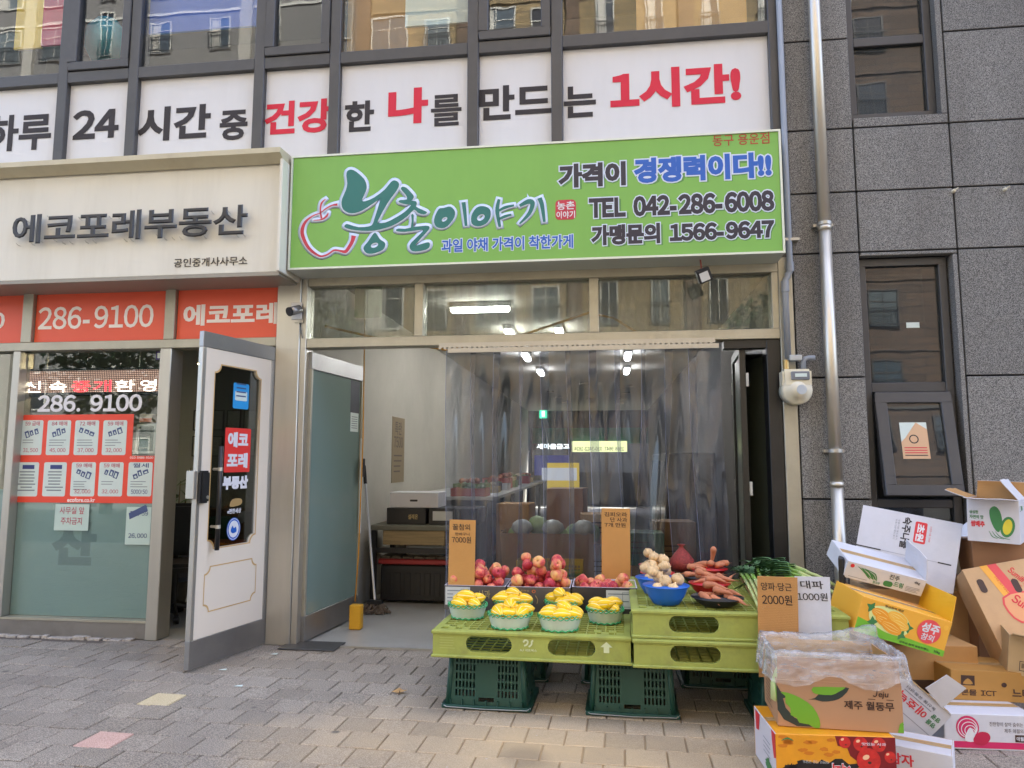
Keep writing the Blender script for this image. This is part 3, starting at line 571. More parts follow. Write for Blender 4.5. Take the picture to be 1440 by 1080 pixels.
# white framed tablet and the little box above it
x0,z0,x1,z1 = fbox(191,219,596,638,.06); mr_ = thing('wall_mirror', 'small white framed panel leaning inside the agency window', 'mirror'); ring(x0,x1,z0,z1,.022,.06,.085).build('frame', mat('white_plastic', C(206,208,200), r=.4), mr_, bevel=.003); B(x0+.022,x1-.022,.07,.08,z0+.022,z1-.022).build('mirror_glass', mat('dark_mirror', C(60,80,64), r=.08), mr_)
x0,z0,x1,z1 = fbox(196,214,582,594,.06); bo = thing('card_box', 'small cream and orange box above the white framed panel', 'box'); B(x0,x1,.06,.13,z0,z1).build('body', mat('cream_box', C(214,196,176)), bo, bevel=.002); B(x0+.004,x1-.004,.058,.0595,z0+.003,z0+.035).build('label', mat('salmon', C(222,132,100)), bo)
# interior of the agency
OW = mat('office_wall', C(150,156,148), r=.9); 
B(-7,-2.45,2.9,3.0,0,3.1).build('office_back_wall', OW, bld); B(-7,-2.45,.1,4.2,3.0,3.1).build('office_ceiling', mat('office_ceiling', C(190,190,184)), bld)
B(-2.44,-2.39,.25,14,0,3.1).build('party_wall', mat('party_wall', C(168,164,150), r=.9, var=.04, vsc=2), bld); B(-7.1,-7,.1,4.2,0,3.1).build('office_side_wall', OW, bld)
fl = struct(B(-7,-2.44,.0,4.2,-.2,.0).build('office_floor', mat('office_floor', C(150,152,146), r=.3, var=.05, vsc=3)))
for k in range(10):
    x = -4.95+.22*(k % 5); z = 1.45+.32*(k//5); f_ = thing('framed_certificate', 'pale framed certificate on the agency back wall', 'picture', (x,2.89,z), group='certificates on the agency wall'); ring(-.09,.09,0,.25,.012,-.02,0).build('frame', BLACKPL, f_); B(-.078,.078,-.012,-.004,.012,.238).build('sheet', mat('certificate', C(176,184,172)), f_)
# potted plant
pl = thing('potted_plant', 'leafy green houseplant just inside the agency door', 'plant', (-4.02,1.0,0))
MB().lathe([(.1,0),(.15,.28),(.14,.28),(.09,.02)],18).build('pot', mat('pot_grey', C(70,70,70)), pl, smooth=True)
LEAF = mat('houseplant_leaf', (.055,.13,.04,1), r=.4, objvar=.3)
lm_ = MB().add([(0,0,0),(.02,.03,.004),(.026,.07,0),(.016,.12,-.01),(0,.16,-.025),(-.016,.12,-.01),(-.026,.07,0),(-.02,.03,.004),(0,.07,-.006)],[(0,1,8),(1,2,8),(2,3,8),(3,4,8),(4,5,8),(5,6,8),(6,7,8),(7,0,8)]).mesh('leaf', LEAF, smooth=True)
mb = MB(); rnd = random.Random(3)
for s_ in range(5):
    a = rnd.uniform(0,6.28); tp = Vector((.18*math.cos(a), .18*math.sin(a), 1.0+rnd.uniform(0,.6))); mb.tube([(0,0,.25),tp*.5+Vector((0,0,.15)),tp],[.012,.009,.004],6)
    for k in range(12):
        t = .45+.55*k/12; p = Vector((0,0,.25)).lerp(tp,t); obj('leaf', lm_, pl, p, (rnd.uniform(-.7,.3), rnd.uniform(-.5,.5), rnd.uniform(0,6.28))).scale = (1.15,1.15,1.15)
mb.build('stem', mat('plant_stem', C(90,80,50)), pl)
# desk with orange edge and office chair
ch = thing('office_chair', 'black office chair on castors inside the agency doorway', 'chair', (-3.83,.72,0), rad(20))
B(-.25,.25,-.25,.25,.42,.5).build('seat', BLACKPL, ch, bevel=.03, seg=2); B(-.24,.24,.22,.3,.52,1.0).build('backrest', BLACKPL, ch, bevel=.03, seg=2); MB().tube([(0,0,.1),(0,0,.42)],.03,12).build('gas_post', BLACKM, ch)
for k in range(5):
    a = k*2*math.pi/5; MB().tube([(0,0,.12),(.28*math.cos(a),.28*math.sin(a),.07)],[.025,.018],8).build('base_arm', BLACKPL, ch); MB().tube([(.28*math.cos(a)-.02,.28*math.sin(a),.033),(.28*math.cos(a)+.02,.28*math.sin(a),.033)],.03,12).build('castor', BLACKPL, ch)
sf = thing('sofa', 'black sofa with an orange edge at the back of the agency', 'sofa', (-4.6,2.0,0)); B(-.9,.9,0,.7,.08,.4).build('base', BLACKPL, sf, bevel=.03); B(-.9,.9,.02,.5,.405,.5).build('cushion', mat('orange_leather', C(206,78,44), r=.5), sf, bevel=.03); B(-.9,.9,.52,.72,.405,.85).build('backrest', BLACKPL, sf, bevel=.04)

# ================================================================== OPEN DOOR OF THE AGENCY
hin = Vector((-2.6,-.03,0)); fre = Vector((-2.765,-.80,0)); du = (fre-hin).normalized(); DWD = (fre-hin).length
dn = Vector((du.y,-du.x,0)) ; dn = -dn if dn.x < 0 else dn     # outward face, towards the right
DM = Matrix(((-du.x, -dn.x, 0, fre.x),(-du.y, -dn.y, 0, fre.y),(0,0,1,0),(0,0,0,1)))   # local x from the free edge to the hinge, local -y the outer face
dr = thing('open_door', 'cream panelled glass door of the agency standing open to the street', 'door', M=DM)
def DL(x, y): 
    q = DM.inverted() @ PP(x, y, fre+dn*.02, dn); return (q.x, q.z)
DGREY = mat('door_grey', (.34,.335,.325,1), r=.38, metal=.85, dirt=.2, dsc=4, dcol=(.15,.14,.13,1)); CRM = mat('door_cream', C(226,214,196), r=.35, var=.02, vsc=2); GOLD = mat('gold_line', C(202,166,108), r=.4)
zt = 2.30; zk = .20
B(.0,DWD,-.02,.02,.015,zk).build('bottom_rail', DGREY, dr, bevel=.003); B(.0,DWD,-.02,.02,2.19,zt).build('top_rail', DGREY, dr, bevel=.003); B(.0,.035,-.02,.02,zk,2.19).build('edge_stile', STEEL, dr, bevel=.003); B(DWD-.05,DWD,-.02,.02,zk,2.19).build('edge_stile', DGREY, dr, bevel=.003)
# cream cladding with a notched opening
g0 = DL(303,770); u0, u1 = .13, DWD-.17; v0, v1 = DL(336,765)[1], 2.08
def notch(u0,v0,u1,v1,r):
    P = []
    for cx,cyy,a0,a1 in ((u0,v0,90,0),(u1,v0,180,90),(u1,v1,270,180),(u0,v1,360,270)):
        for k in range(6): a = rad(a0+(a1-a0)*k/5); P.append((cx+r*math.cos(a), cyy+r*math.sin(a)))
    return P
plate([rect(.036,zk+.001,DWD-.051,2.189), notch(u0,v0,u1,v1,.06)], .03, FR_FRONT, CRM, dr, 'cream_panel')
B(.05,DWD-.06,.002,.008,v0-.02,v1+.02).build('glass_pane', glass('door_glass', tint=(.35,.38,.36,1), base=.08), dr)
DF = Matrix.Translation((0,-.0155,0)) @ FR_FRONT
decal([notch(u0-.008,v0-.008,u1+.008,v1+.008,.06), notch(u0,v0,u1,v1,.062)], DF, GOLD, dr, 'gold_moulding', lift=.001)
decal([notch(u0-.02,.36,u1+.03,v0-.12,.05), notch(u0-.012,.368,u1+.022,v0-.128,.052)], DF, GOLD, dr, 'gold_moulding', lift=.001)
DG_ = Matrix.Translation((0,.001,0)) @ FR_FRONT
def dbox(xl,xr,yt,yb): a = DL(xl,(yt+yb)/2); b = DL(xr,(yt+yb)/2); c = DL((xl+xr)/2,yt); d = DL((xl+xr)/2,yb); return (a[0],d[1],b[0],c[1])
STK = [dbox(331,353,539,575), dbox(319,355,602,664), dbox(317,351,670,687), dbox(327,342,702,712), dbox(323,342,715,722), dbox(322,341,728,760)]
b = STK[0]; decal(rrect(*b,.015), DG_, mat('sky_blue', C(44,150,214)), dr, 'blue_sticker', lift=.001); decal(rrect(b[0]+.02,b[1]+.06,b[2]-.02,b[3]-.06,.01), DG_, PAPER, dr, 'sticker_label', lift=.002)
for k in range(4): decal(rect(b[0]+.03,b[1]+.09+.03*k,b[2]-.035,b[1]+.1+.03*k), DG_, PBLUE, dr, 'print_line', lift=.003)
b = STK[1]; decal(rrect(*b,.008), DG_, mat('door_red', C(224,56,50)), dr, 'red_sign', lift=.001); hz = (b[1]+b[3])/2; e_ = (b[2]-b[0])*.1
txt('에코', DG_, (b[0]+e_,hz+.02,b[2]-e_,b[3]-.03), WHITE, dr, wt=.05, lift=.002); txt('포레', DG_, (b[0]+e_,b[1]+.03,b[2]-e_,hz-.02), WHITE, dr, wt=.05, lift=.002)
txt('부동산', DG_, STK[2], NAVY, dr, wt=.03, halo=(WHITE,.05), lift=.0012)
b = STK[3]; decal(smooth_poly([(b[0],b[1]),(b[2],b[1]+.01),(b[2],b[3]),(b[0]+.02,b[3])],3), DG_, mat('gold_print', C(170,140,90)), dr, 'gold_emblem', lift=.001)
txt('e편한세상', DG_, STK[4], WHITE, dr, wt=.03, lift=.001)
b = STK[5]; cx,cz = (b[0]+b[2])/2,(b[1]+b[3])/2; rx,rz = (b[2]-b[0])/2,(b[3]-b[1])/2
decal(ell(cx,cz,rx,rz), DG_, BLUE, dr, 'round_emblem', lift=.001); decal(ell(cx,cz,rx*.74,rz*.74), DG_, WHITE, dr, 'round_emblem', lift=.002); decal(smooth_poly([(cx-rx*.45,cz-.01),(cx-.01,cz-.03),(cx+rx*.4,cz-.02),(cx+rx*.3,cz+.015),(cx,cz+.005),(cx-rx*.2,cz+.025)],3), DG_, BLUE, dr, 'emblem_figure', lift=.003); decal([ell(cx,cz,rx*.93,rz*.93),ell(cx,cz,rx*.88,rz*.88)], DG_, WHITE, dr, 'emblem_ring', lift=.002)
# bar handle, lock
h0 = DL(304,772); h1 = DL(316,628); hx = .155
MB().tube([(hx,-.075,h0[1]),(hx,-.075,h1[1])],.016,12).build('bar_handle', BLACKM, dr, smooth=True)
for z in (h0[1]+.16, h1[1]-.16): MB().tube([(hx,-.075,z),(hx,-.015,z)],.009,8).build('handle_mount', STEEL, dr); MB().tube([(hx,-.075,z-.012),(hx,-.075,z+.012)],.018,12).build('handle_collar', STEEL, dr)
lz = DL(296,680)[1]; B(.0,.085,-.06,-.016,lz-.13,lz+.09).build('lock_case', BLACKPL, dr, bevel=.012, seg=2); B(-.03,-.001,-.02,.05,lz-.1,lz+.09).build('lock_plate', STEEL, dr, bevel=.004); MB().lathe([(.012,0),(.012,.004),(.008,.005)],12).xf(Matrix.Translation((.06,-.061,lz-.09)) @ Matrix.Rotation(rad(90),4,'X')).build('lock_button', STEEL, dr)

pn = thing('pendant_lamp', 'small lit bell shaped lamp hanging inside the agency doorway', 'lamp'); c = FP(286,512,1.2); MB().lathe([(.02,.09),(.05,.06),(.06,0),(.055,0),(.02,.08)],16).build('shade', mat('lamp_shade', C(200,190,160)), pn); MB().lathe([(.001,-.02),(.03,0),(.03,.02),(.001,.05)],14).build('bulb', mat('bulb', C(255,226,180), emit=110), pn, smooth=True); MB().tube([(0,0,.09),(0,0,3.0-c.z)],.004,6).build('cord', BLACKPL, pn); pn.location = (c.x,1.2,c.z)
# ================================================================== FRUIT SHOP FRONT
sf_ = thing('fruit_shopfront', 'aluminium framed transom glazing above the open fruit shop', 'shopfront')
B(-2.383,-2.335,-.04,.1,0,2.86).build('jamb', STEEL, sf_, bevel=.003)
B(-2.334,1.299,-.035,.1,2.292,2.368).build('rail', ALU, sf_, bevel=.004); B(-2.334,1.299,-.035,.1,2.79,2.859).build('rail', ALU, sf_, bevel=.004)
for x in (-1.42,-.055): B(x-.035,x+.035,-.033,.098,2.369,2.789).build('post', ALU, sf_, bevel=.003)
B(1.25,1.298,-.033,.098,2.369,2.789).build('post', ALU, sf_, bevel=.003)
for a, b in ((-2.334,-1.456),(-1.384,-.091),(-.019,1.249)): B(a,b,.03,.038,2.369,2.789).build('transom_pane', TRANSGL, sf_)
B(-2.38,1.3,-.06,-.035,.0,.012).build('threshold', STEEL, sf_)
fm = tag(B(-2.42,-1.98,-.18,.06,.004,.014).build('threshold_plate', mat('plate_dark', (.1,.1,.1,1), r=.4, metal=.6), bevel=.003), 'dark metal plate on the pavement at the glass door', 'plate')
x0,z0,x1,z1 = fbox(499,537,402,447,.045); decal(rrect(x0,z0,x1,z1,.02), face(.045), mat('sun_paper', C(190,204,180), r=.7), sf_, 'paper_sheet')
# interior shell
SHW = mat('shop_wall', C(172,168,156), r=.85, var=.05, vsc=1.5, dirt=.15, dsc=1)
fl = struct(B(-2.39,1.45,-.03,17.5,-.2,-.002).build('shop_floor', mat('shop_floor', C(168,168,162), r=.35, var=.06, vsc=2, dirt=.25, dsc=2.5, dcol=C(110,106,98))))
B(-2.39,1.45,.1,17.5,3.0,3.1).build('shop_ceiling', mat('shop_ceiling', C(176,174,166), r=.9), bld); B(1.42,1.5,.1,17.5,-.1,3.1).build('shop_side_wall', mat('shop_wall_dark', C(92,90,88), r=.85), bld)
B(-2.389,-2.37,.101,17.4,0,3.0).build('shop_wall_lining', SHW, bld)
# far end: glazed front to the other street
B(-2.39,1.45,17.5,17.6,2.45,3.1).build('rear_header', mat('rear_dark', C(40,42,42)), bld)
for x in (-2.3,-1.1,0.1,1.3): B(x-.05,x+.05,17.45,17.55,0,2.45).build('rear_mullion', BLACKM, bld)
B(-2.39,1.45,17.5,17.51,1.95,2.45).build('rear_green_awning', mat('awning_green', C(24,104,82), r=.6), bld)
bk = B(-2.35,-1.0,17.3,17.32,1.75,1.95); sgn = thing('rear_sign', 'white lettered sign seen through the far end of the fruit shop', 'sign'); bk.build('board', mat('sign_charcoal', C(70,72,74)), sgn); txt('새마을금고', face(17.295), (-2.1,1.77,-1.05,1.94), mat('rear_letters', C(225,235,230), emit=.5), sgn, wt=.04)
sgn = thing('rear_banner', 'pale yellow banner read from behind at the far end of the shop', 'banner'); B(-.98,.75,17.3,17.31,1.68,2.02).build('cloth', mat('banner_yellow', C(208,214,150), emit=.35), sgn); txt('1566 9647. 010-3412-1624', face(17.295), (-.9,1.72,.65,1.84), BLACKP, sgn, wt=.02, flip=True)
sgn = thing('exit_sign', 'small green emergency exit sign at the back of the fruit shop', 'sign'); c = FP(764,582,17.2); B(c.x-.12,c.x+.12,17.2,17.24,c.z-.14,c.z+.14).build('box', mat('exit_green', C(60,190,140), emit=.6), sgn); B(c.x-.05,c.x+.05,17.19,17.199,c.z-.09,c.z+.09).build('symbol', mat('exit_white', C(220,250,235), emit=.8), sgn)
struct(B(-14,14,34,34.2,-.2,9).build('far_street_wall', mat('far_street', C(64,66,66), r=.9))); struct(B(-14,14,17.7,34,-.25,-.1).build('far_street', speckle('far_asphalt', C(50,50,50), C(70,70,70), 100)))
B(-2.39,1.45,17.36,17.4,0,1.05).build('rear_glare_cover', mat('rear_dark', None), bld)  # dark panel added to hide the bright sunlit street beyond
# ceiling lights
def tube_light(x, y, L, along, label):
    t = thing('ceiling_light', label, 'light', (x,y,2.9), 0 if along == 'x' else rad(90), 'tube lights on the shop ceiling'); B(-L/2,L/2,-.05,.05,.045,.1).build('housing', mat('lamp_housing', C(210,210,210)), t, bevel=.005); B(-L/2+.01,L/2-.01,-.04,.04,.0,.044).build('tube', mat('lamp_tube', (1,1,1,1), emit=7), t, bevel=.012, seg=2)
tube_light(-1.22,1.62,.62,'x','lit white tube light nearest the street, behind the middle transom pane')
for k, (x, y) in enumerate(((-1.1,3.1),(-.5,3.1),(-1.11,5.0),(-1.06,6.9),(.38,5.1),(.42,6.85))): tube_light(x, y, .6, 'y', 'lit white tube light further back on the shop ceiling')
for k, (x, y) in enumerate(((-.36,9.3),(.56,10),(.56,11.5),(-1.2,11),(-1.1,12.5),(.5,13),(-1,14),(.5,14.5),(-.3,13))):
    t = thing('downlight', 'small warm round downlight at the back of the shop ceiling', 'light', (x,y,2.98), group='warm downlights'); MB().lathe([(.09,.02),(.1,0),(.075,0)],16).build('ring', mat('downlight_ring', C(190,180,160)), t); MB().lathe([(.074,.004),(.001,.002)],16).build('lamp', mat('downlight_lamp', C(255,214,160), emit=4), t)
MB().lathe([(.001,-.09),(.05,-.075),(.065,-.03),(.065,0)],16).build('dome_camera', mat('dome_grey', C(96,96,94), r=.3), smooth=True)
o = bpy.data.objects['dome_camera']; c = GP(485,418,2.99); o.location = (c.x,c.y,2.99); tag(o, 'small round dome camera on the ceiling behind the left transom pane', 'camera')
# yellow cable along the ceiling and down the wall
YEL = mat('yellow_cable', C(196,140,34), r=.5)
mb = MB(); pts = [(-2.30,.25,2.52),(-1.95,.5,2.46),(-1.3,.45,2.33),(-.7,.4,2.42),(-.1,.35,2.6),(.1,.35,2.55),(.45,.4,2.33)]
cb = mb.tube([Vector(p) for p in pts], .010, 6).build('power_cable', YEL, smooth=True); tag(cb, 'yellow power cable strung behind the transom glass', 'cable')
mb = MB(); mb.tube([(-2.06,.55,2.75),(-2.05,.55,1.6),(-2.07,.56,.6),(-2.09,.56,.22)],.006,6); cb2 = mb.build('hanging_cable', YEL, smooth=True); tag(cb2, 'yellow cable hanging down beside the open glass door', 'cable')
tag(B(-2.12,-2.02,.5,.58,.0,.2).build('door_stop', mat('yellow_plastic', C(214,160,36), r=.5), bevel=.008), 'yellow plastic door stop at the foot of the glass door', 'door stop')

# glass door folded inwards at the left
gd = thing('glass_door', 'frosted glass door of the fruit shop swung inwards', 'door', (-2.325,.03,0), rad(84))
FDG = mat('frosted_door_glass', C(122,142,134), r=.12, spec=.7)
B(0,.95,-.02,.02,.012,.2).build('bottom_rail', DGREY, gd, bevel=.003); B(0,.95,-.02,.02,2.13,2.27).build('top_rail', DGREY, gd, bevel=.003); B(0,.025,-.02,.02,.2,2.13).build('stile', ALU, gd, bevel=.002); B(.925,.95,-.02,.02,.2,2.13).build('stile', ALU, gd, bevel=.002)
B(.025,.925,-.006,.006,.2,2.13).build('glass_pane', FDG, gd)
DFD = Matrix.Translation((0,-.0065,0)) @ FR_FRONT
decal(rect(.72,1.83,.9,2.12), DFD, mat('note_dark', C(40,44,54)), gd, 'notice', lift=.001); decal(rect(.73,1.66,.89,1.83), DFD, PAPER, gd, 'notice', lift=.001)
for k in range(6): decal(rect(.75,1.69+.02*k,.87,1.697+.02*k), DFD, PGREY, gd, 'print_line', lift=.002)
B(.9,.96,-.055,-.021,1.25,1.42).build('lock', BLACKPL, gd, bevel=.006); MB().tube([(.88,-.05,.75),(.88,-.05,1.6)],.013,10).build('pull_handle', mat('pull_white', C(200,205,208), r=.3), gd)
# black folding door at the right
def leaf(p0, p1, label):
    p0 = Vector(p0); p1 = Vector(p1); d = p1-p0; L = d.length
    t = thing('folding_door_leaf', label, 'door', p0, math.atan2(d.y,d.x)); ring(0,L,.012,2.27,.07,-.022,.022).build('frame', BLACKM, t, bevel=.004)
    B(.07,L-.07,-.005,.005,.082,2.2).build('glass_pane', mat('folding_glass', C(96,104,96), r=.3, spec=.5), t)
    for z in (.3,1.2,2.0): MB().tube([(0,-.03,z-.05),(0,-.03,z+.05)],.012,8).build('hinge', STEEL, t)
leaf((1.04,.05,0),(1.10,.72,0),'black framed folding door leaf seen edge on beside the strip curtain'); leaf((1.115,.74,0),(1.265,.07,0),'black framed folding door leaf with frosted glass by the right jamb')
B(1.20,1.298,-.02,.12,0,2.29).build('black_jamb', BLACKM, sf_, bevel=.004); B(.9,1.2,-.01,.09,2.23,2.29).build('black_rail', BLACKM, sf_)

# ---------------- clear strip curtain
cu = thing('strip_curtain', 'clear plastic strip curtain hanging across the fruit shop entrance', 'curtain')
RAIL = mat('rail_steel', (.42,.41,.38,1), r=.4, metal=.7)
rx0, rx1 = -1.25, .83
mb = MB(); mb.box(rx0,rx1,-.055,-.05,2.27,2.305); n_ = 54
for k in range(n_):
    x = rx0+(rx1-rx0)*k/n_; mb.box(x,x+.02,-.058,-.0551,2.255,2.275); 
mb.build('hanging_rail', RAIL, cu)
PVC = glass('clear_pvc', tint=(.58,.60,.65,1), base=.04, rough=.03, haze=.08, hcol=(.5,.53,.6,1), dist=.02, grime=3, gain=.85, streak=(2,1,.5))
EDG = mat('pvc_edge', C(150,160,190), r=.2)
rnd = random.Random(11)
xs = [-1.20+.185*k for k in range(11)]
for i, x in enumerate(xs):
    wd = .235; tw = rnd.uniform(-.25,.25); ph = rnd.uniform(0,6); lean = (0,.02,-.02,.01,0,.03,.02,.10,-.14,.06,.05)[i]; zb = .06+rnd.uniform(0,.1); nz, nx = 26, 12; vs_ = []; fs = []
    pinch = .12 if i in (1,3,7,8) else .03
    for a in range(nz+1):
        t = a/nz; z = 2.262-(2.262-zb)*t
        for b_ in range(nx+1):
            s_ = b_/nx-.5
            sq = 1-pinch*math.sin(math.pi*min(1,t*1.1))
            y = .0+(.02 if i % 2 else 0)+.028*math.sin(s_*5+ph+t*2.5)*min(1,t*3)*(.6+.6*t)+tw*s_*wd*t*1.3+.0025*math.sin(s_*15+ph+t*4)*min(1,3*t)
            xx = x+wd/2+s_*wd*sq+lean*t*t+.012*math.sin(t*5+ph)
            vs_.append((xx,y,z))
    for a in range(nz):
        for b_ in range(nx): q = a*(nx+1)+b_; fs.append((q,q+1,q+nx+2,q+nx+1))
    o = MB().add(vs_,fs).build('strip', PVC, cu, smooth=True)
    mbe = MB(); mbe.tube([vs_[a*(nx+1)] for a in range(nz+1)],.0013,4); e_ = mbe.build('strip_edge', EDG, o)
    B(x+.02,x+wd-.03,-.066,-.0585,2.225,2.262).build('clamp_plate', RAIL, cu, bevel=.002)

# ================================================================== PIPES, METER, CAMERA, FLOODLIGHT
GP_ = mat('grey_pipe', C(140,146,154), r=.45, var=.04, vsc=5); STP = mat('stainless_pipe', (.58,.54,.46,1), r=.4, metal=.8, var=.06, vsc=4, stretch=(1,1,.1), dirt=.25, dsc=3, dcol=(.3,.26,.2,1))
dp = thing('downpipe', 'thick stainless steel downpipe on the granite wall', 'pipe'); xt = 1.665
xp = FP(1147,0,-.1).x, FP(1160,400,-.1).x, FP(1180,740,-.1).x; X = sum(xp)/3
for z0, z1 in ((-.0,1.25),(1.25,3.1),(3.1,6.2)): MB().tube([(X,-.1,z0),(X,-.1,z1-.03)],.043,20).build('pipe', STP, dp, smooth=True); MB().tube([(X,-.1,z1-.03),(X,-.1,z1+.005)],.047,20).build('joint', STP, dp, smooth=True)
for px_, py_ in ((1160,315),(1183,634)):
    z = FP(px_,py_,-.1).z; MB().tube([(X,-.1,z-.012),(X,-.1,z+.012)],.049,20).build('bracket', RAIL, dp); B(X-.07,X+.07,-.075,-.03,z-.01,z+.01).build('bracket_ear', RAIL, dp)
gpipe = thing('gas_pipe', 'thin grey gas pipe running down the wall to the meter', 'pipe')
X = 1.375; zj = FP(1110,385,-.1).z; XM = 1.335
MB().tube([(X,-.08,6.2),(X,-.08,zj+.06),(X-.003,-.08,zj+.02),(X-.02,-.08,zj),(XM+.02,-.08,zj-.02),(XM+.004,-.08,zj-.04),(XM,-.08,zj-.08),(XM,-.08,2.14)],.022,14).build('pipe', GP_, gpipe, smooth=True)
MB().tube([(X,-.08,zj+.02),(X,-.08,zj+.09)],.028,14).build('fitting', GP_, gpipe); MB().tube([(XM,-.08,zj-.13),(XM,-.08,zj-.05)],.028,14).build('fitting', GP_, gpipe)
B(X-.03,X+.07,-.1,-.03,zj+.25,zj+.27).build('clip', RAIL, gpipe)
gm = thing('gas_meter', 'cream household gas meter with round diaphragm housing on the wall', 'meter'); mx_ = FP(1120,545,-.12).x; mz = FP(1120,545,-.12).z
GMC = mat('meter_cream', C(216,210,188), r=.45, dirt=.15, dsc=8)
B(mx_-.1,mx_+.1,-.16,-.04,mz+.0,mz+.13).build('body', GMC, gm, bevel=.015, seg=2)
T = Matrix.Translation((mx_,-.04,mz)) @ Matrix.Rotation(rad(90),4,'X')
MB().lathe([(.104,0),(.104,.1),(.095,.115),(.06,.12),(.058,.135),(.0,.137)],28,(0,-.02,0)).xf(T).build('drum', GMC, gm, smooth=True)
MB().lathe([(.034,0),(.034,.003),(.001,.003)],20,(.02,-.02,.137)).xf(T).build('dial_plate', mat('dial_grey', C(176,184,190)), gm)
B(mx_-.045,mx_+.08,-.175,-.161,mz+.05,mz+.11).build('register', mat('register_grey', C(120,124,132), r=.2), gm, bevel=.004); B(mx_-.02,mx_+.06,-.178,-.1755,mz+.07,mz+.095).build('register_window', PAPER, gm)
MB().tube([(mx_+.06,-.1,mz+.13),(mx_+.06,-.1,mz+.19),(mx_+.075,-.1,mz+.21),(mx_+.1,-.1,mz+.215),(mx_+.14,-.1,mz+.215)],.018,12).build('outlet_pipe', GP_, gm, smooth=True); MB().tube([(mx_-.06,-.1,mz+.13),(mx_-.06,-.1,mz+.2)],.02,12).build('inlet_pipe', mat('brass', (.5,.36,.16,1), r=.4, metal=1), gm)
B(mx_-.04,mx_+.045,-.13,-.06,mz+.195,mz+.235).build('valve_body', mat('valve_silver', C(176,180,180), metal=.4), gm, bevel=.004)
cc = thing('security_camera', 'white and black bullet camera on the steel pillar', 'camera'); c = FP(416,440,-.08)
B(c.x-.05,c.x+.04,-.06,-.051,c.z-.05,c.z+.09).build('base_plate', mat('cam_white', C(214,214,214), r=.4), cc, bevel=.006)
MB().tube([(c.x+.03,-.08,c.z+.03),(c.x-.01,-.16,c.z-.005)],.035,16).build('barrel', mat('cam_silver', C(150,150,154), r=.25, metal=.5), cc, smooth=True); MB().tube([(c.x-.01,-.16,c.z-.005),(c.x-.016,-.172,c.z-.01)],.036,16).build('lens_hood', BLACKPL, cc); MB().tube([(c.x+.02,-.055,c.z-.05),(c.x+.05,-.055,c.z-.2)],.004,6).build('cable', BLACKPL, cc); B(c.x-.02,c.x+.05,-.06,-.0515,c.z-.075,c.z-.0505).build('mount', STEEL, cc)
fd = thing('floodlight', 'small black floodlight hanging under the green sign', 'light'); c = FP(990,388,-.22)
T = Matrix.Translation((c.x,-.22,c.z)) @ Matrix.Rotation(rad(-22),4,'Y') @ Matrix.Rotation(rad(18),4,'X')
B(-.05,.05,-.025,.03,-.045,.055).xf(T).build('housing', BLACKPL, fd, bevel=.006); B(-.035,.03,-.028,-.0255,-.035,.03).xf(T).build('lamp_glass', mat('lamp_off', C(206,208,206), r=.2), fd); MB().tube([(c.x-.02,-.2,2.86),(c.x-.015,-.21,c.z+.05)],.006,6).build('bracket', mat('rust_red', C(150,80,70)), fd)
for px_, py_ in ((1342,268),(1414,266)):
    c = FP(px_,py_,-.05); o = thing('wall_anchor', 'small white anchor bolt left in the granite wall, '+('left' if px_ < 1400 else 'right')+' one', 'bolt', (c.x,-.03,c.z)); MB().lathe([(.014,0),(.014,.02),(.008,.03),(.0,.031)],10).xf(Matrix.Rotation(rad(90),4,'X')).build('head', GMC, o); MB().tube([(0,-.02,0),(.02,-.04,.015)],.006,6).build('hook', GMC, o)
# ================================================================== PALLETS AND CRATES
PALG = mat('pallet_green', C(160,168,80), r=.6, var=.08, vsc=5, dirt=.55, dsc=9, dcol=C(104,104,66), bump=.2, bsc=30)
PWH = mat('pallet_print', C(206,214,170), r=.6)
def stadium(u0,v0,u1,v1): return rrect(u0,v0,u1,v1,min((v1-v0)/2,(u1-u0)/2)*.98,6)
def deck(mb, L, D_, z0, z1, cell, bar, brd, solid=()):
    mb.box(0,L,0,brd,z0,z1); mb.box(0,L,D_-brd,D_,z0,z1); mb.box(0,brd,brd,D_-brd,z0,z1); mb.box(L-brd,L,brd,D_-brd,z0,z1)
    n = int((L-2*brd)/cell)
    for k in range(1,n): x = brd+(L-2*brd)*k/n; mb.box(x-bar/2,x+bar/2,brd,D_-brd,z0+.002,z1-.0015)
    n2 = int((D_-2*brd)/cell)
    for k in range(1,n2): y = brd+(D_-2*brd)*k/n2; mb.box(brd,L-brd,y-bar/2,y+bar/2,z0,z1-.0005)
    for (a,b,c,d) in solid: mb.box(a,b,c,d,z0,z1+.0003)
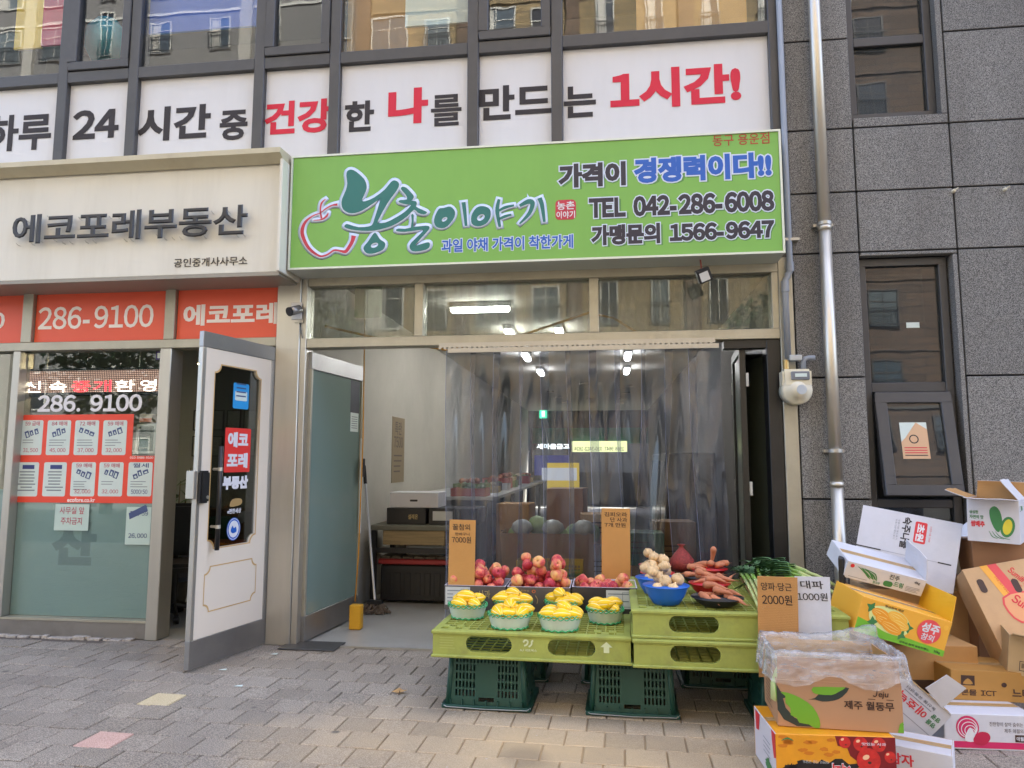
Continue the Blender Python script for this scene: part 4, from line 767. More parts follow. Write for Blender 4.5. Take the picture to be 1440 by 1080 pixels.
def pallet(label, loc, rz, L=1.1, D_=1.1, H_=.15, group='green plastic pallets'):
    t = thing('plastic_pallet', label, 'pallet', loc, rz, group)
    sol = [(a,a+.09,b,b+.004) for a in (.12,.89) for b in (.09,)]+[(.05,.06,.05,.2),(L-.06,L-.05,.05,.2)]
    mb = MB(); deck(mb, L, D_, H_-.03, H_, .05, .008, .035); mb.build('top_deck', PALG, t, bevel=.0015)
    for cx in (.036, L-.2):                                   # corner pads with coarse square holes
        for i in range(4):
            for j in range(2):
                if (i+j) % 2: B(cx+i*.041, cx+(i+1)*.041, .036+j*.05, .036+(j+1)*.05, H_-.016, H_+.0008).build('corner_pad', PALG, t)
    mb = MB(); deck(mb, L, D_, 0, .014, .06, .01, .06); mb.build('bottom_deck', PALG, t)
    out = rrect(0,.014,L,H_-.018,.004); holes = [stadium(.19,.035,.45,H_-.028), stadium(L-.45,.035,L-.19,H_-.028)]
    for nm, yy in (('front_wall',.012),('rear_wall',D_-.012)): plate([out]+holes, .018, Matrix.Translation((0,yy,0)) @ FR_FRONT, PALG, t, nm)
    fr_ = Matrix.Translation((0,0,0)) @ Matrix(((0,0,1,0),(1,0,0,0),(0,1,0,0),(0,0,0,1)))
    o2 = rrect(.022,.014,D_-.022,H_-.018,.004)
    for nm, xx in (('side_wall',.012),('side_wall',L-.012)): plate([o2]+holes, .018, Matrix.Translation((xx,0,0)) @ fr_, PALG, t, nm)
    for cx in (.09, L/2, L-.09):
        for cyy in (.1, D_/2, D_-.1): 
            if cyy > .2 or True: B(cx-.055,cx+.055,cyy-.06,cyy+.06,.0145,H_-.0185).build('block', PALG, t, bevel=.008)
    mb = MB()
    for a0, a1 in ((.2,.44),(L-.44,L-.2)):
        for z in (.06,.085): mb.box(a0,a1,.2,.206,z,z+.006)
    # lip along the lower and upper edge, drain holes as dark dots
    B(-.008,L+.008,-.008,.006,.0,.016).build('lower_lip', PALG, t, bevel=.004); B(-.008,L+.008,-.008,.006,H_-.022,H_-.003).build('upper_lip', PALG, t, bevel=.004)
    B(-.008,.006,.007,D_,.0,.016).build('lower_lip', PALG, t, bevel=.004); B(-.008,.006,.007,D_,H_-.022,H_-.003).build('upper_lip', PALG, t, bevel=.004)
    return t
PF = Matrix.Translation((0,.0022,0)) @ FR_FRONT
p1 = pallet('green plastic pallet with a white arrow, carrying the apples and melons', (-.965,-1.335,.305), rad(-1.7))
decal([(.955,.06),(.985,.06),(.985,.09),(1.003,.09),(.97,.118),(.937,.09),(.955,.09)], PF, PWH, p1, 'arrow_print')
for P in ([(.515,.098),(.525,.11),(.54,.105),(.535,.088),(.52,.08)],[(.545,.075),(.56,.088),(.562,.105),(.57,.11)]): decal(stroke(P,[.009],4), PF, PWH, p1, 'logo_print')
txt('AJ 네트웍스', PF, (.495,.05,.59,.064), PWH, p1, wt=.02)
for k in range(5): decal(rect(.04,.05+.014*k,.04+random.uniform(.06,.09),.0535+.014*k), PF, mat('faded_print', C(176,184,104), r=.6), p1, 'print_line')
def pal_lines(t, m):
    for k in range(5): decal(rect(.87,.045+.013*k,.87+(.1 if k else .03),.052+.013*k), PF, m, t, 'print_line')
p2 = pallet('lower green pallet of the stack carrying onions and carrots', (.15,-1.40,.305), rad(-1.2)); pal_lines(p2, mat('faded_print', None))
p3 = pallet('upper green pallet of the stack carrying onions and carrots', (.147,-1.392,.4565), rad(-1.0)); pal_lines(p3, PWH)
CRG = mat('crate_green', C(24,70,60), r=.5, var=.08, vsc=4, dirt=.3, dsc=4, dcol=C(52,66,56))
def crate(label, loc, rz, W=.47, D_=.36, H_=.30):
    t = thing('produce_crate', label, 'crate', loc, rz, 'green crates propping the pallets')
    def wall(L, nm, T):
        tp = .025; out = [(-L/2,.0),(L/2,.0),(L/2-tp,H_),(-L/2+tp,H_)]; hs = []; nx_ = int(L/.026)
        for r_ in range(5):
            for k in range(nx_):
                u = -L/2+.05+(L-.1)*(k+.5)/nx_; v = .055+r_*.045
                if abs(u) < .062 and r_ < 4: continue
                hs.append(rect(u-.0055,v,u+.0055,v+.034))
        hs.append(rect(-.045,.028,.045,.05))
        plate([out]+hs, .005, T @ FR_FRONT, CRG, t, nm)
    tl = math.atan(.025/H_)
    for k, (L, off) in enumerate(((W,D_/2),(D_,W/2),(W,D_/2),(D_,W/2))):
        T = Matrix.Rotation(rad(90*k),4,'Z') @ Matrix.Translation((0,-off,.012)) @ Matrix.Rotation(-tl,4,'X'); wall(L, 'slotted_wall', T)
    mb = MB(); mb.box(-W/2-.02,W/2+.02,-D_/2-.02,-D_/2+.008,0,.022); mb.box(-W/2-.02,W/2+.02,D_/2-.008,D_/2+.02,0,.022); mb.box(-W/2-.02,-W/2+.008,-D_/2+.008,D_/2-.008,0,.022); mb.box(W/2-.008,W/2+.02,-D_/2+.008,D_/2-.008,0,.022); mb.build('rim', CRG, t, bevel=.004)
    mb = MB()
    for k in range(7): x = -W/2+.03+(W-.06)*k/6; B(x-.003,x+.003,-D_/2-.018,-D_/2+.004,.0225,.05).build('rim_rib', CRG, t)
    B(-W/2+.026,W/2-.026,-D_/2+.026,D_/2-.026,H_+.006,H_+.012).build('base_panel', CRG, t)
    for sx in (-1,1): MB().tube([(sx*(W/2-.014),-D_/2+.004,.02),(sx*(W/2-.03),-D_/2+.028,H_+.01)],.016,8).build('corner_post', CRG, t, smooth=True)
    MB().tube([(-W/2-.022,-D_/2-.01,.02),(-W/2+.01,-D_/2-.026,.012),(0,-D_/2-.027,.008),(W/2-.03,-D_/2-.026,.012),(W/2-.0,-D_/2-.026,.012),(W/2+.022,-D_/2-.01,.022)],.003,6).build('wire_handle', STEEL, t)
crate('green slotted crate under the left end of the melon pallet', (-.67,-1.05,0), rad(-2)); crate('green slotted crate under the joint between the two pallets', (.145,-1.06,0), rad(-1))
for x_, nm_ in ((-.62,'left'),(.1,'middle'),(.72,'right')): crate('green crate added at the back to block light under the pallets, '+nm_+' one', (x_,-.5,0), 0)  # rear crates added to prop the pallets and darken the space beneath
crate('dark green crate in shadow under the right end of the pallet stack', (1.05,-1.12,0), 0)

# ================================================================== APPLE BOXES AND FRUIT
APB = mat('apple_box_grey', C(84,78,76), r=.55, var=.05, vsc=5); APW = mat('box_inner_white', C(210,208,216), r=.6)
AY = -.80; GOLDP = mat('gold_box_print', C(186,164,112))
def tray(name, label, x0, x1, y0, y1, z0, h, mo, mi_, group=None, cat='box', th=.006):
    t = thing(name, label, cat, ((x0+x1)/2,y0,z0), 0, group); w_ = (x1-x0)/2; d = y1-y0
    for nm, bb in (('front_panel',(-w_,w_,0,th)),('rear_panel',(-w_,w_,d-th,d)),('side_panel',(-w_,-w_+th,th,d-th)),('side_panel',(w_-th,w_,th,d-th))): 
        ob = B(bb[0],bb[1],bb[2],bb[3],0,h).build(nm, [mo, mi_], t, bevel=.001)
        for p in ob.data.polygons:
            c = p.center; nn = p.normal
            if nn.z > .5 or Vector((c.x, c.y-d/2, 0)).dot(Vector((nn.x*d/w_ if w_ else 0, nn.y, 0))) < -1e-4: p.material_index = 1
    B(-w_+th,w_-th,th,d-th,0.0005,th).build('base_panel', mi_, t); return t
ab = [tray('apple_box', 'dark grey apple box behind the price card at the left', -1.02,-.625,AY,AY+.31,.456,.152,APB,APW,'open apple boxes in a row'), tray('apple_box', 'dark grey apple box in the middle, heaped highest with apples', -.615,-.215,AY,AY+.31,.456,.152,APB,APW,'open apple boxes in a row'), tray('apple_box', 'dark apple box at the right, half empty with white inside', -.205,.20,AY+.01,AY+.33,.456,.158,mat('apple_box_black', C(50,46,48), r=.5),APW,'open apple boxes in a row')]
BF = Matrix.Translation((0,-.0012,0)) @ FR_FRONT
LBL = mat('label_white', C(196,198,196), r=.6)
for t, u in ((ab[0],-.19),(ab[2],.01)):
    decal(rect(u,.03,u+.16,.142), BF, LBL, t, 'paper_label')
    for k in range(4): decal(rect(u+.012,.05+.022*k,u+.05+.09*(k % 2),.056+.022*k), BF, PGREY, t, 'print_line', lift=.0016)
    decal([rect(u+.1,.04,u+.152,.13),rect(u+.103,.043,u+.149,.127)], BF, PGREY, t, 'print_box', lift=.0016)
txt('사과', BF, (.02,.075,.1,.125), GOLDP, ab[0], wt=.0); txt('사과', BF, (.03,.05,.15,.115), GOLDP, ab[1], wt=.0); txt('과일의 자부심', BF, (-.17,.122,-.06,.134), GOLDP, ab[1], wt=0); decal([ell(-.03,.125,.012,.01),ell(-.03,.125,.007,.006)], BF, mat('orange_dot', C(206,110,60)), ab[1], 'print_mark')
for k in range(5): decal(stroke([(.0+.03*k-.13,.05),(.005+.03*k-.13,.075),(-.01+.03*k-.13,.1)],[.004],3), BF, GOLDP, ab[1], 'print_flourish')
# apple
def apple_mat():
    m = bpy.data.materials.new('apple_skin'); m.use_nodes = True; n = m.node_tree.nodes; l = m.node_tree.links; b = n['Principled BSDF']; b.inputs['Roughness'].default_value = .5; b.inputs['Specular IOR Level'].default_value = .3
    tc = n.new('ShaderNodeTexCoord'); oi = n.new('ShaderNodeObjectInfo')
    va = n.new('ShaderNodeVectorMath'); va.operation = 'ADD'; l.new(tc.outputs['Object'], va.inputs[0]); l.new(oi.outputs['Location'], va.inputs[1])
    t = n.new('ShaderNodeTexNoise'); t.inputs['Scale'].default_value = 16; t.inputs['Detail'].default_value = 3; l.new(va.outputs[0], t.inputs['Vector'])
    mp = n.new('ShaderNodeMapping'); mp.inputs['Scale'].default_value = (160,160,22); l.new(tc.outputs['Object'], mp.inputs[0]); t2 = n.new('ShaderNodeTexNoise'); t2.inputs['Scale'].default_value = 1; t2.inputs['Detail'].default_value = 3; l.new(mp.outputs[0], t2.inputs['Vector'])
    s1 = n.new('ShaderNodeMath'); s1.operation = 'MULTIPLY_ADD'; s1.inputs[1].default_value = .5; s1.inputs[1].default_value = .36; l.new(t2.outputs['Fac'], s1.inputs[0]); l.new(t.outputs['Fac'], s1.inputs[2])
    s2 = n.new('ShaderNodeMath'); s2.operation = 'MULTIPLY_ADD'; s2.inputs[1].default_value = .3; l.new(oi.outputs['Random'], s2.inputs[0]); l.new(s1.outputs[0], s2.inputs[2])
    cr = n.new('ShaderNodeValToRGB'); e = cr.color_ramp.elements; e[0].position = .62; e[0].color = C(232,182,112); e[1].position = 1.2 if False else 1.0; e[1].color = C(168,46,62)
    q = e.new(.8); q.color = C(222,128,98); q = e.new(.92); q.color = C(200,78,80)
    l.new(s2.outputs[0], cr.inputs[0]); l.new(cr.outputs[0], b.inputs['Base Color']); b.inputs['Subsurface Weight'].default_value = .05; b.inputs['Subsurface Radius'].default_value = (.01,.004,.003); return m
AP = apple_mat(); STM = mat('stem_brown', C(84,60,40))
prof = [(.0006,-.026),(.008,-.031),(.018,-.034),(.028,-.028),(.036,-.014),(.0395,.002),(.039,.014),(.034,.026),(.026,.033),(.016,.035),(.008,.031),(.003,.026),(.0006,.024)]
apm = []
for k in range(3):
    r_ = random.Random(k); ph = r_.uniform(0,6); apm.append(MB().lathe(prof,18,(0,0,0),wob=lambda a,r,z,ph=ph: 1+.03*math.sin(2*a+ph)+.015*math.sin(5*a+ph)).mesh('apple', AP, smooth=True))
stm = MB().tube([(0,0,.022),(.002,0,.034),(.005,0,.042)],[.0018,.0015,.002],5).mesh('stem', STM)
def drop(n, rr, sampler, z0, K=14, rnd=random, tall=None):
    S = []
    for i in range(n):
        best = None
        for k in range(K):
            p = sampler(rnd)
            if p is None: continue
            x, y = p; r = rr*rnd.uniform(.9,1.06); z = z0+r
            for (a,b,c,q) in S:
                d2 = (a-x)**2+(b-y)**2; m_ = (r+q)*.94
                if d2 < m_*m_: z = max(z, c+math.sqrt(m_*m_-d2))
            if best is None or z < best[2]: best = (x,y,z,r)
        S.append(best)
    return S
def fruit(name, label, cat, group, S, meshes, base, parts=None, tilt=3.1):
    for (x,y,z,r) in S:
        o = obj(name, random.choice(meshes), None, (x,y,z), (random.uniform(-tilt,tilt), random.uniform(-tilt,tilt), random.uniform(0,6.28))); s_ = r/base; o.scale = (s_,s_,s_*random.uniform(.93,1)); tag(o, label, cat, group)
        if parts: obj(parts[0], parts[1], o)
rn = random.Random(5)
S = drop(44,.037,lambda r: (r.uniform(-.98,-.66), r.uniform(AY+.045,AY+.27)), .52, rnd=rn); fruit('apple','red and yellow apple in the left grey box behind the price card','apple','apples in the left box',S,apm,.039,('stem',stm),1.2)
cnt = [0]
def heap(r):
    cnt[0] += 1; f_ = min(1, cnt[0]/(8*48)); h_ = .165 if f_ < .62 else .165-.13*(f_-.62); x = -.415+r.uniform(-h_,h_); return (x, AY+.155+r.uniform(-.115,.115)*(1 if f_ < .62 else .75))
S = drop(48,.037,heap, .50, K=8, rnd=rn); fruit('apple','red and yellow apple in the heaped middle grey box','apple','apples in the heaped middle box',S,apm,.039,('stem',stm),1.2)
S = drop(26,.037,lambda r: (r.uniform(-.165,.16), r.uniform(AY+.05,AY+.29)), .515, rnd=rn); fruit('apple','red apple in the half empty right box with white inside','apple','apples in the right box',S,apm,.039,('stem',stm),1.2)
# price cards
def price_card(label, P, lines, w_, h_, m, tilt=0, rz=0, lean=0):
    T = Matrix.Translation(P) @ Matrix.Rotation(rz,4,'Z') @ Matrix.Rotation(lean,4,'X') @ Matrix.Rotation(tilt,4,'Y')
    t = thing('price_card', label, 'price sign', M=T); ob = B(-w_/2,w_/2,-.002,.002,0,h_); ob.build('card', m, t)
    F_ = Matrix.Translation((0,-.0022,0)) @ FR_FRONT
    for (s_, u0, v0, u1, v1) in lines: txt(s_, F_, (u0*w_-w_/2, v0*h_, u1*w_-w_/2, v1*h_), mat('marker_ink', C(36,30,28)), t, wt=.012, th=.0004, lift=.0014, name='handwriting', shear=-.08)
    mb = MB(); n_ = int(h_/.0085)
    for k in range(n_): z = h_*(k+.5)/n_; mb.box(-w_/2+.001,w_/2-.001,-.0031,-.0021,z-.0016,z+.0016)
    if m is not CARDW: o = mb.build('corrugation', m, t); o['kind'] = 'stuff'
    return t
KR = mat('price_kraft', C(198,148,84), r=.75, var=.05, vsc=6)
a = FP(648.5,823,AY+.02); b = FP(649,731,AY+.02); price_card('tall brown cardboard price card for melons, 7000 won, in the left apple box', (a.x,AY+.02,a.z-.06), [('꿀참외',.12,.86,.8,.945),('한바구니',.22,.79,.78,.83),('7000원',.1,.69,.85,.775)], .172, b.z-a.z+.06, KR, tilt=rad(.8))
a = FP(866,803,-.47); b = FP(866,715,-.47); price_card('tall brown cardboard price card for sweet apples behind the right apple box', (a.x,-.46,a.z-.09), [('김피오라',.1,.89,.9,.95),('단 사과',.3,.82,.9,.88),('7개 만원',.1,.75,.85,.81)], .19, b.z-a.z+.09, KR, tilt=rad(.6))
a = FP(1094,905,-1.47); b = FP(1094,811,-1.47); price_card('brown cardboard price card for onions and carrots, 2000 won', (a.x,-1.47,.30), [('양파·당근',.08,.86,.85,.94),('2000원',.1,.72,.86,.82)], .2, b.z-.30, mat('price_kraft2', C(192,142,84), r=.75, var=.05, vsc=6), tilt=rad(1))
a = FP(1145,908,-1.44); b = FP(1145,811,-1.44); price_card('white price card for leeks, 1000 won', (a.x,-1.44,.30), [('대파',.14,.88,.8,.96),('1000원',.06,.76,.92,.84)], .175, b.z-.30, CARDW, tilt=rad(.5))
# melon baskets
BWH = mat('basket_white', C(196,210,190), r=.5, var=.05, vsc=20); BGR = mat('basket_green', C(62,170,108), r=.45)
MY = mat('melon_yellow', C(250,200,12), r=.4, var=.06, vsc=30, objvar=.05, spec=.4); MWH = mat('melon_stripe', C(250,234,170), r=.45)
def melon_mesh(seed):
    r_ = random.Random(seed); mb = MB(); n = 32; N = 12; L = .062; vs_ = []; fs = []; mi = []
    for i in range(N+1):
        t = i/N; z = -L+2*L*t; r = .0375*math.sin(math.pi*min(1,max(0,t)))**.62 if 0 < i < N else .004
        for k in range(n):
            a = 2*math.pi*(k//4+(0,.16,.42,.74)[k % 4])/(n/4); g = 1-.03*(1 if k % 4 < 2 else 0); vs_.append((r*g*math.cos(a), r*g*math.sin(a), z))
    o_ = 0
    for i in range(N):
        for k in range(n): mb.add([],[]) if False else None; fs.append((i*n+k,i*n+(k+1)%n,(i+1)*n+(k+1)%n,(i+1)*n+k)); mi.append(1 if k % 4 == 0 and not (r_.random() < .05) else 0)
    fs.append(tuple(range(n-1,-1,-1))); mi.append(0); fs.append(tuple(N*n+k for k in range(n))); mi.append(0)
    mb.v = vs_; mb.f = fs; mb.m = mi; return mb.mesh('melon', [MY,MWH], smooth=True)
mms = [melon_mesh(k) for k in range(2)]
mst = MB().tube([(0,0,.060),(0,0,.066)],[.004,.003],6).mesh('stem_scar', mat('scar_green', C(120,120,50)))
def basket(px_, py_, rx, ry, label, mlabel, layout):
    c = GP(px_, py_, .457); t = thing('fruit_basket', label, 'basket', (c.x,c.y,.457), random.uniform(-.1,.1), 'white and green melon baskets')
    n = 48; mb = MB()
    mb.lathe([(.78,.0),(.8,.004),(.9,.035),(.98,.07),(1.0,.075),(.97,.073),(.88,.036),(.77,.006),(.001,.005)],n,(0,0,0),rx,ry,wob=lambda a,r,z: 1+.022*math.sin(a*22)*(1 if z > .004 else 0)).build('body', BWH, t, smooth=True)
    for ph in (0, math.pi): 
        pts = [(rx*(1.0+.03*math.cos(11*a+ph))*math.cos(a), ry*(1.0+.03*math.cos(11*a+ph))*math.sin(a), .078+.010*math.sin(11*a+ph)) for a in [2*math.pi*k/132 for k in range(133)]]; MB().tube(pts,.003,5,False).build('rim_braid', BGR, t, smooth=True)
    pts = [(rx*.83*math.cos(a), ry*.83*math.sin(a), .006+.004*math.sin(16*a)) for a in [2*math.pi*k/96 for k in range(97)]]; MB().tube(pts,.004,5,False).build('foot_braid', BGR, t, smooth=True)
    for (dx,dy,dz,rzz) in layout:
        o = obj('melon', random.choice(mms), None, (c.x+dx*.88, c.y+dy*.85, .457+.05+dz), (rad(90)+random.uniform(-.25,.25), random.uniform(0,6), rzz)); o.scale = [random.uniform(.9,1.04)]*3; tag(o, mlabel, 'melon', mlabel.replace('striped yellow melon','melons')); obj('stem_scar', mst, o)
L4 = [(-.055,-.035,.035,1.2),(.05,-.03,.035,.8),(-.045,.05,.05,1.5),(.055,.045,.055,-1.3),(-.01,.0,.075,1.3)]
L5 = [(-.075,-.03,.035,.4),(.0,-.045,.035,1.57),(.08,-.03,.037,-.3),(-.06,.05,.038,1.2),(.02,.045,.04,1.6),(.085,.045,.04,1.4),(.0,.0,.075,.2)]
L6 = [(-.075,-.02,.035,1.4),(.01,-.04,.035,1.57),(.08,-.02,.037,1.2),(-.06,.055,.04,1.5),(.03,.05,.042,.3),(.09,.05,.04,1.2)]
for px_,py_,rx,ry,nm,lay in ((657.5,868,.117,.10,'leftmost basket',L4),(721,863,.118,.09,'basket second from left, back row',[(a,b,c+.005,d) for a,b,c,d in L6[:5]]+[(.0,.0,.075,1.1)]),(717,882,.125,.10,'basket second from left, front row',L5),(791,864,.108,.09,'basket third from left, back row',L6[1:]+[(-.02,.0,.075,.5)]),(787.5,885,.122,.10,'basket third from left, front row',L6+[(.03,.0,.075,.9)]),(851,875,.108,.09,'rightmost basket',[L4[0],L4[1],L4[2],L4[3],(.0,-.045,.06,1.5)])):
    basket(px_,py_,rx,ry,'white woven fruit basket with green braided rim, '+nm.replace('basket','').strip(' ,').replace('  ',' ')+' on the pallet','striped yellow melon in the '+nm,lay)

# ================================================================== BOWLS, ONIONS, CARROTS, LEEKS
def bowl(px_,py_,r,h,m,label,zb=.608):
    c = GP(px_,py_,zb); t = thing('plastic_bowl', label, 'bowl', (c.x,c.y,zb), 0)
    MB().lathe([(r*.5,0),(r*.58,.004),(r*.8,h*.45),(r*.95,h*.92),(r*1.0,h),(r*1.02,h*.99),(r*1.015,h*.94)],36).build('outer_shell', m, t, smooth=True); MB().lathe([(r*1.0,h*1.0),(r*.94,h*.9),(r*.78,h*.45),(r*.55,.01),(.001,.008)],36).build('inner_shell', m, t, smooth=True); return c
BB = mat('blue_plastic', C(34,102,196), r=.35, spec=.5); RB = mat('red_plastic', C(206,34,40), r=.35); KB = mat('black_bowl', C(36,36,40), r=.5)
ONI = mat('onion_skin', C(218,184,134), r=.5, var=.25, vsc=25, stretch=(3,3,.6), objvar=.15); 
op_ = [(.004,-.031),(.016,-.029),(.029,-.018),(.036,0),(.034,.014),(.024,.026),(.011,.033),(.005,.039),(.0035,.045),(.001,.046)]
onm = [MB().lathe(op_,18,(0,0,0),wob=lambda a,r,z,k=k: 1+.03*math.sin(3*a+k)).mesh('onion', ONI, smooth=True) for k in range(2)]
ort = MB().tube([(0,0,-.03),(.003,.002,-.036),(.006,0,-.04)],[.006,.004,.001],5).mesh('root', mat('root_brown', C(150,120,80)))
def onions(c, r, n, z, label):
    S = drop(n,.034,lambda q: (lambda a,d: (c.x+d*math.cos(a), c.y+d*math.sin(a)))(q.uniform(0,6.28), r*math.sqrt(q.random())), z, K=10, rnd=rn)
    fruit('onion', label, 'onion', label.replace('pale brown onion','onions'), S, onm, .034, ('root',ort), .8)
c = bowl(937,849,.127,.105,BB,'deep blue plastic bowl of onions nearest the street'); onions(c,.075,8,.668,'pale brown onion in the front blue bowl')
c = bowl(924,835,.125,.10,BB,'blue plastic bowl of onions behind the front one'); onions(c,.07,8,.668,'pale brown onion in the second blue bowl')
c = bowl(925,820,.11,.07,RB,'red plastic bowl of onions just behind the blue bowls'); onions(c,.06,9,.64,'pale brown onion in the nearer red bowl')
c = bowl(921,808,.11,.07,RB,'rearmost red plastic bowl of onions'); onions(c,.06,8,.64,'pale brown onion in the rearmost red bowl')
CAR = mat('carrot_skin', C(196,124,86), r=.66, var=.14, vsc=18, dirt=.3, dsc=30, dcol=C(150,96,64), objvar=.1)
def carrot_mesh(k):
    r_ = random.Random(k); L = r_.uniform(.11,.15); b = r_.uniform(-.012,.012); pts = []; rs = []
    for i in range(13):
        t = i/12; pts.append((L*(t-.4), b*math.sin(t*3), .004*math.sin(t*7+k))); rs.append((.004 if i == 0 else .0225*(1-.84*t**1.25)*(1+.05*math.sin(t*31+k))) if i < 12 else .0015)
    pts.append((L*.6+.03, b*.2, .006)); rs.append(.0008); rs[0] = .012
    return MB().tube(pts, rs, 12).mesh('carrot', CAR, smooth=True)
cms = [carrot_mesh(k) for k in range(5)]
top = MB().tube([(-.075,0,0),(-.068,0,0)],[.007,.009],8).mesh('leaf_crown', mat('crown_green', C(120,112,60)))
def carrots(c, lay, label):
    for dx,dy,z,rz,ry in lay:
        o = obj('carrot', random.choice(cms), None, (c.x+dx,c.y+dy,z), (random.uniform(0,6),ry,rz)); tag(o, label, 'carrot', label.replace('orange carrot','carrots'))
c = bowl(1009,852,.14,.05,KB,'shallow black bowl of carrots nearest the street'); carrots(c,[(-.06,-.05,.655,-1.0,.15),(.0,-.05,.655,-.15,.1),(.07,-.04,.655,-.8,.2),(.02,-.01,.69,-.6,.12),(-.05,.03,.66,.3,0),(.06,.05,.68,-.7,.1),(.09,-.07,.65,-.9,.1),(-.01,.04,.705,-.4,.1)],'orange carrot in the front black bowl')
c = bowl(998,836,.12,.07,RB,'red bowl of carrots between the two black ones'); carrots(c,[(-.03,-.03,.69,2.8,.1),(.04,0,.7,-.5,.12),(.0,.05,.69,-.6,.1),(.08,-.02,.715,-.6,.15),(-.04,.02,.73,-.9,.1),(.1,.05,.69,.6,-.3),(.02,-.06,.7,-.3,.1)],'orange carrot in the red bowl')
c = bowl(985,821,.12,.05,KB,'black bowl of carrots behind the red one'); carrots(c,[(-.06,-.03,.665,.4,.05),(-.02,-.05,.67,1.4,.2),(.03,-.04,.67,-1.1,.1),(.07,.0,.67,.2,0),(.0,.03,.69,2.0,.0),(-.05,.04,.66,2.7,.0)],'orange carrot in the rear black bowl')
c = bowl(996,810,.13,.055,RB,'rearmost red bowl of carrots'); carrots(c,[(-.09,-.03,.675,.2,.05),(-.05,.03,.68,2.9,.1),(.0,-.03,.70,1.8,.2),(.03,.02,.75,2.1,1.2),(.08,-.03,.69,.5,-.1),(.09,.02,.69,2.6,.1),(.05,.05,.68,.9,.1)],'orange carrot in the rearmost red bowl')
# red net sack behind the onions
c = GP(961,806,.608); ns = thing('net_sack', 'red mesh sack behind the bowls with a tied top', 'sack', (c.x,c.y+.1,.608))
MB().lathe([(.06,0),(.09,.03),(.085,.08),(.05,.13),(.02,.16),(.012,.175),(.03,.19)],20,(0,0,0),wob=lambda a,r,z: 1+.06*math.sin(3*a+z*20)).build('mesh_bag', mat('red_net', C(146,54,46), r=.7, var=.4, vsc=70), ns, smooth=True)
# leeks on a cardboard sheet
g = [GP(1040,812,.612), GP(1085,808,.612), GP(1108,858,.612), GP(1072,862,.612)]
cs = MB(); cs.add([(p.x,p.y,.608) for p in g]+[(p.x,p.y,.613) for p in g],[(0,1,2,3),(7,6,5,4),(0,4,5,1),(1,5,6,2),(2,6,7,3),(3,7,4,0)]); tag(cs.build('cardboard_sheet', CARD), 'flat cardboard sheet under the leeks', 'cardboard')
LG = mat('leek_green', (.1,.2,.08,1), r=.45, var=.25, vsc=30, objvar=.3); LWH = mat('leek_stem', C(196,206,130), r=.4, var=.15, vsc=30); LRT = mat('leek_root', C(170,150,110), r=.9)
def leek(root, tip, label, rnd, arch=.06):
    root = Vector(root); tip = Vector(tip); d = tip-root; t = thing('leek', label, 'leek', root, group=label.replace('long green leek','leeks'))
    up = Vector((0,0,1)); P = lambda s_: d*s_+up*(arch*4*s_*(1-s_))
    st_ = MB().tube([P(0),P(.12),P(.25),P(.4)],[.009,.010,.010,.011],8).build('stem', LWH, t, smooth=True)
    MB().tube([P(.38),P(.5),P(.58)],[.0112,.012,.010],8).build('green_stem', mat('leek_midgreen', C(120,158,64), r=.4), t, smooth=True)
    mb = MB(); 
    for k in range(6): a = Vector((rnd.uniform(-1,1),rnd.uniform(-1,1),rnd.uniform(-1,.3)))*.022; mb.tube([(0,0,0),-d.normalized()*.02+a*.6,-d.normalized()*.04+a],.0012,3)
    mb.build('root', LRT, t)
    sd_ = d.cross(up).normalized()
    for k in range(4):
        sp = (k-1.5)*.05+rnd.uniform(-.02,.02); ln_ = rnd.uniform(.85,1.12); mb = MB(); vs_ = []; fs = []
        for i in range(9):
            s_ = .52+(ln_-.52)*i/8; q = P(s_)+sd_*sp*(i/8)**1.2+up*(.012*k*(1-(i/8)**2)-.05*max(0,i/8-.5)*rnd.uniform(.4,1)); wv = .013*(1-.9*(i/8)**2.2)+.0008
            vs_ += [q-sd_*wv+up*.004, q-up*.003, q+sd_*wv+up*.004]
        for i in range(8): fs += [(i*3,i*3+1,i*3+4,i*3+3),(i*3+1,i*3+2,i*3+5,i*3+4)]
        mb.add(vs_,fs).build('leaf', LG, t, smooth=True)
rl = random.Random(9)
for k in range(7):
    a = GP(1066+5*k,850+2*(k % 3),.64); b = GP(1030+9*k,786+6*(k % 3),.70); leek((a.x,a.y,.63+.014*(k % 3)),(b.x,b.y+.05,.64+.02*(k % 4)),'long green leek in the front bunch on the cardboard',rl,.05)
for k in range(9):
    a = GP(1158-4*k,834+3*(k % 3),.63); b = GP(1075-2*k,790,.70); leek((1.33-.03*(k % 3),-1.12+.045*k,.635+.015*(k % 4)),(.86+.04*(k % 4),-.75+.05*k,.66+.02*(k % 3)),'long green leek in the rear bunch by the black crate',rl,.07)
bc = thing('black_crate', 'black plastic crate standing on edge behind the leeks', 'crate', (1.31,-1.18,.609), rad(72))
ring(0,.55,.0,.26,.03,0,.03).build('rim', BLACKPL, bc, bevel=.006)
for k in range(5): B(.03+.104*k,.055+.104*k,.005,.025,.03,.23).build('rib', BLACKPL, bc)
B(.03,.52,.012,.018,.03,.23).build('panel', BLACKPL, bc)
